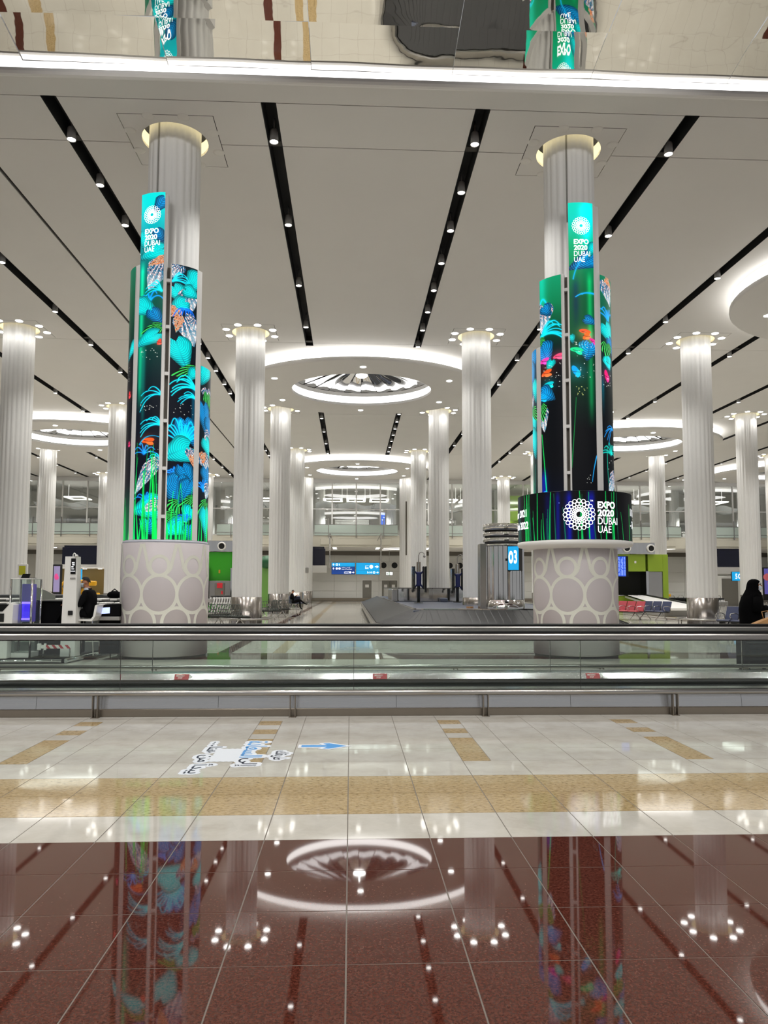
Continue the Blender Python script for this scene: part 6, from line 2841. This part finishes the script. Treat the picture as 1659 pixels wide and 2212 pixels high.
# --- woman in a black robe walking to the right
wx, wy = 7.90, 14.4
wm = thing('person', (wx, wy, 0), 'woman in long black robe and headscarf with white face mask', 'person', None, 'thing')
J = {'pelvis': ((wx - .02, wy, .92), (.18, .15)), 'waist': ((wx - .01, wy, 1.08), (.175, .15)), 'chest': ((wx + .0, wy, 1.28), (.175, .15)), 'collar': ((wx + .02, wy, 1.40), (.12, .11)),
     'neck': ((wx + .03, wy, 1.45), .062), 'jaw': ((wx + .07, wy, 1.505), (.070, .066)), 'head': ((wx + .065, wy, 1.575), (.092, .078)), 'crown': ((wx + .055, wy, 1.635), (.06, .055))}
B = [('pelvis', 'waist'), ('waist', 'chest'), ('chest', 'collar'), ('collar', 'neck'), ('neck', 'jaw'), ('jaw', 'head'), ('head', 'crown')]
for sg, nm in ((-1, 'r'), (1, 'l')):
    J[nm + 'sho'] = ((wx + .0, wy + sg * .17, 1.345), .075)
    J[nm + 'elb'] = ((wx - .02, wy + sg * .22, 1.09), .062)
    J[nm + 'wrist'] = ((wx + .20, wy + sg * .10 - .06, 1.13), .034)
    J[nm + 'hip'] = ((wx - .01, wy + sg * .09, .88), .10)
    J[nm + 'knee'] = ((wx + sg * .06, wy + sg * .09, .48), .075)
    J[nm + 'ankle'] = ((wx + sg * .10 - .03, wy + sg * .08, .09), .05)
    J[nm + 'toe'] = ((wx + sg * .10 + .12, wy + sg * .08, .045), .04)
    B += [('chest', nm + 'sho'), (nm + 'sho', nm + 'elb'), (nm + 'elb', nm + 'wrist'), ('pelvis', nm + 'hip'), (nm + 'hip', nm + 'knee'), (nm + 'knee', nm + 'ankle'), (nm + 'ankle', nm + 'toe')]
    hand_bits(J, B, J[nm + 'wrist'][0], nm, (1, 0, .15), (0, 1 if sg > 0 else -1, 0), curl=.6)
skin_body('body', J, B, (['black_cloth', 'skin'], lambda c: 1 if (c.z > 1.46 or (c.x > wx + .19 and c.z > 1.0)) else 0), wm)
head_bits(wm, (wx + .065, wy, 1.57), (.97, -.24), hair=False, scarf=True)
# scarf and robe as shaped shells
b = MB()
prof = [(.29, .23, .03, .02), (.275, .22, .3, .0), (.25, .205, .6, -.01), (.235, .20, .9, -.02), (.235, .215, 1.08, -.03), (.215, .215, 1.22, -.03), (.18, .195, 1.34, -.02), (.13, .15, 1.42, .0)]
v = []
n = 40
for k, (a, c, z, dx) in enumerate(prof):
    for q in range(n):
        t = 2 * PI * q / n
        fold = 1 + .035 * math.sin(t * 9 + k * .4) * max(0, 1 - z / 1.3)
        v.append((wx + dx + a * fold * math.cos(t), wy + c * fold * math.sin(t), z))
b.add(v, [(k * n + q, k * n + (q + 1) % n, k * n + n + (q + 1) % n, k * n + n + q) for k in range(len(prof) - 1) for q in range(n)], True)
b.build('robe', M['black_cloth'], wm)
b = MB()
v = []
hc = Vector((wx + .055, wy, 1.575))
prof = [(.205, .21, 1.24, -.07), (.185, .185, 1.34, -.065), (.155, .14, 1.43, -.05), (.140, .118, 1.49, -.035), (.138, .114, 1.55, -.025), (.132, .108, 1.60, -.02), (.112, .095, 1.645, -.02), (.08, .07, 1.675, -.02), (.035, .03, 1.69, -.02)]
n = 40
face = math.radians(-14)
for k, (a, c, z, dx) in enumerate(prof):
    for q in range(n):
        op_ = 1.05 if 1.43 < z < 1.64 else .0
        t = face + op_ + (2 * PI - 2 * op_) * q / (n - 1)
        v.append((hc.x + dx + a * math.cos(t), hc.y + c * math.sin(t), z))
b.add(v, [(k * n + q, k * n + q + 1, k * n + n + q + 1, k * n + n + q) for k in range(len(prof) - 1) for q in range(n - 1)] + [tuple((len(prof) - 1) * n + q for q in range(n - 1))], True)
b.build('headscarf', M['black_cloth'], wm)
for sg in (-1, 1):
    b = MB()
    b.tube([(wx + .0, wy + sg * .18, 1.33), (wx - .03, wy + sg * .23, 1.09), (wx + .08, wy + sg * .17 - .03, 1.10), (wx + .18, wy + sg * .11 - .055, 1.125)], [.09, .095, .08, .065], 12)
    b.build('sleeve', M['black_cloth'], wm)
ph = thing('phone', (wx + .32, wy - .05, 1.15), 'dark phone held in the hands of the woman in black', 'phone', None, 'thing')
b = MB()
b.bbox(wx + .27, wx + .41, wy - .16, wy + .06, 1.155, 1.165, .004)
b.build('body', M['blackgloss'], ph)
b = MB()
b.box(wx + .28, wx + .40, wy - .15, wy + .05, 1.1655, 1.167)
b.build('screen', M['screenwin'], ph)

sc_ = thing('suitcase', (7.5, 13.5, 0), 'black wheeled suitcase in front of the woman in black', 'suitcase', None, 'thing')
b = MB()
b.bbox(7.17, 7.75, 13.35, 13.75, .06, .80, .05)
b.build('shell', M['case'], sc_)
b = MB()
b.bbox(7.22, 7.70, 13.33, 13.36, .12, .40, .02)
b.build('front_pocket', M['case'], sc_)
b = MB()
b.box(7.19, 7.73, 13.34, 13.352, .52, .53)
b.build('zip', M['steel'], sc_)
for x in (7.24, 7.68):
    for y in (13.42, 13.68):
        b = MB()
        b.cyl((x - .02, y, .035), (x + .02, y, .035), .035, n=10)
        b.build('wheel', M['black'], sc_)
tn = thing('paper_bag', (7.6, 13.55, .8), 'tan paper bag lying on top of the black suitcase', 'bag', None, 'thing')
b = MB()
b.prism([(7.40, .86), (7.45, .80), (8.05, .80), (8.05, 1.04), (7.8, 1.0), (7.6, .94)], lambda u, w, t: (u, t, w), 13.42, 13.58)
b.build('body', M['tan'], tn)
b = MB()
b.tube([(7.6, 13.5, .95), (7.57, 13.5, 1.08), (7.68, 13.5, 1.1), (7.72, 13.5, .99)], .008, 6)
b.build('handle', M['tan'], tn)

# --- far seated person in black with crossed legs
fx_, fy_ = -3.86, 49.8
fp = thing('person', (fx_, fy_, 0), 'distant person in dark clothes sitting by a column base', 'person', None, 'thing')
J = {'pelvis': ((fx_, fy_, .52), (.16, .17)), 'waist': ((fx_ - .03, fy_, .70), (.14, .16)), 'chest': ((fx_ - .04, fy_, .90), (.14, .18)), 'collar': ((fx_ - .01, fy_, 1.02), (.09, .12)),
     'neck': ((fx_ + .01, fy_, 1.07), .055), 'jaw': ((fx_ + .05, fy_, 1.12), (.07, .066)), 'head': ((fx_ + .05, fy_, 1.19), (.09, .078)), 'crown': ((fx_ + .04, fy_, 1.25), .055)}
B = [('pelvis', 'waist'), ('waist', 'chest'), ('chest', 'collar'), ('collar', 'neck'), ('neck', 'jaw'), ('jaw', 'head'), ('head', 'crown')]
for sg, nm in ((-1, 'r'), (1, 'l')):
    J[nm + 'sho'] = ((fx_ - .02, fy_ + sg * .19, .98), .075)
    J[nm + 'elb'] = ((fx_ + .12, fy_ + sg * .22, .76), .054)
    J[nm + 'wrist'] = ((fx_ + .28, fy_ + sg * .08, .92), .034)
    J[nm + 'hip'] = ((fx_ + .04, fy_ + sg * .10, .50), .10)
    J[nm + 'knee'] = ((fx_ + .48, fy_ + sg * .08, .56 + (.1 if sg < 0 else 0)), .07)
    J[nm + 'ankle'] = ((fx_ + .55 + (.32 if sg < 0 else 0), fy_ + sg * .06, .10 + (.28 if sg < 0 else 0)), .045)
    J[nm + 'toe'] = ((fx_ + .70 + (.32 if sg < 0 else 0), fy_ + sg * .06, .045 + (.32 if sg < 0 else 0)), .038)
    B += [('chest', nm + 'sho'), (nm + 'sho', nm + 'elb'), (nm + 'elb', nm + 'wrist'), ('pelvis', nm + 'hip'), (nm + 'hip', nm + 'knee'), (nm + 'knee', nm + 'ankle'), (nm + 'ankle', nm + 'toe')]
    hand_bits(J, B, J[nm + 'wrist'][0], nm, (.7, 0, .5), (0, 1 if sg > 0 else -1, 0), curl=.6)
skin_body('body', J, B, (['suit', 'skin'], lambda c: 1 if (c.z > 1.07 or (c.x > fx_ + .27 and c.z > .86)) else 0), fp)
head_bits(fp, (fx_ + .05, fy_, 1.185), (.9, -.43), mask=False)
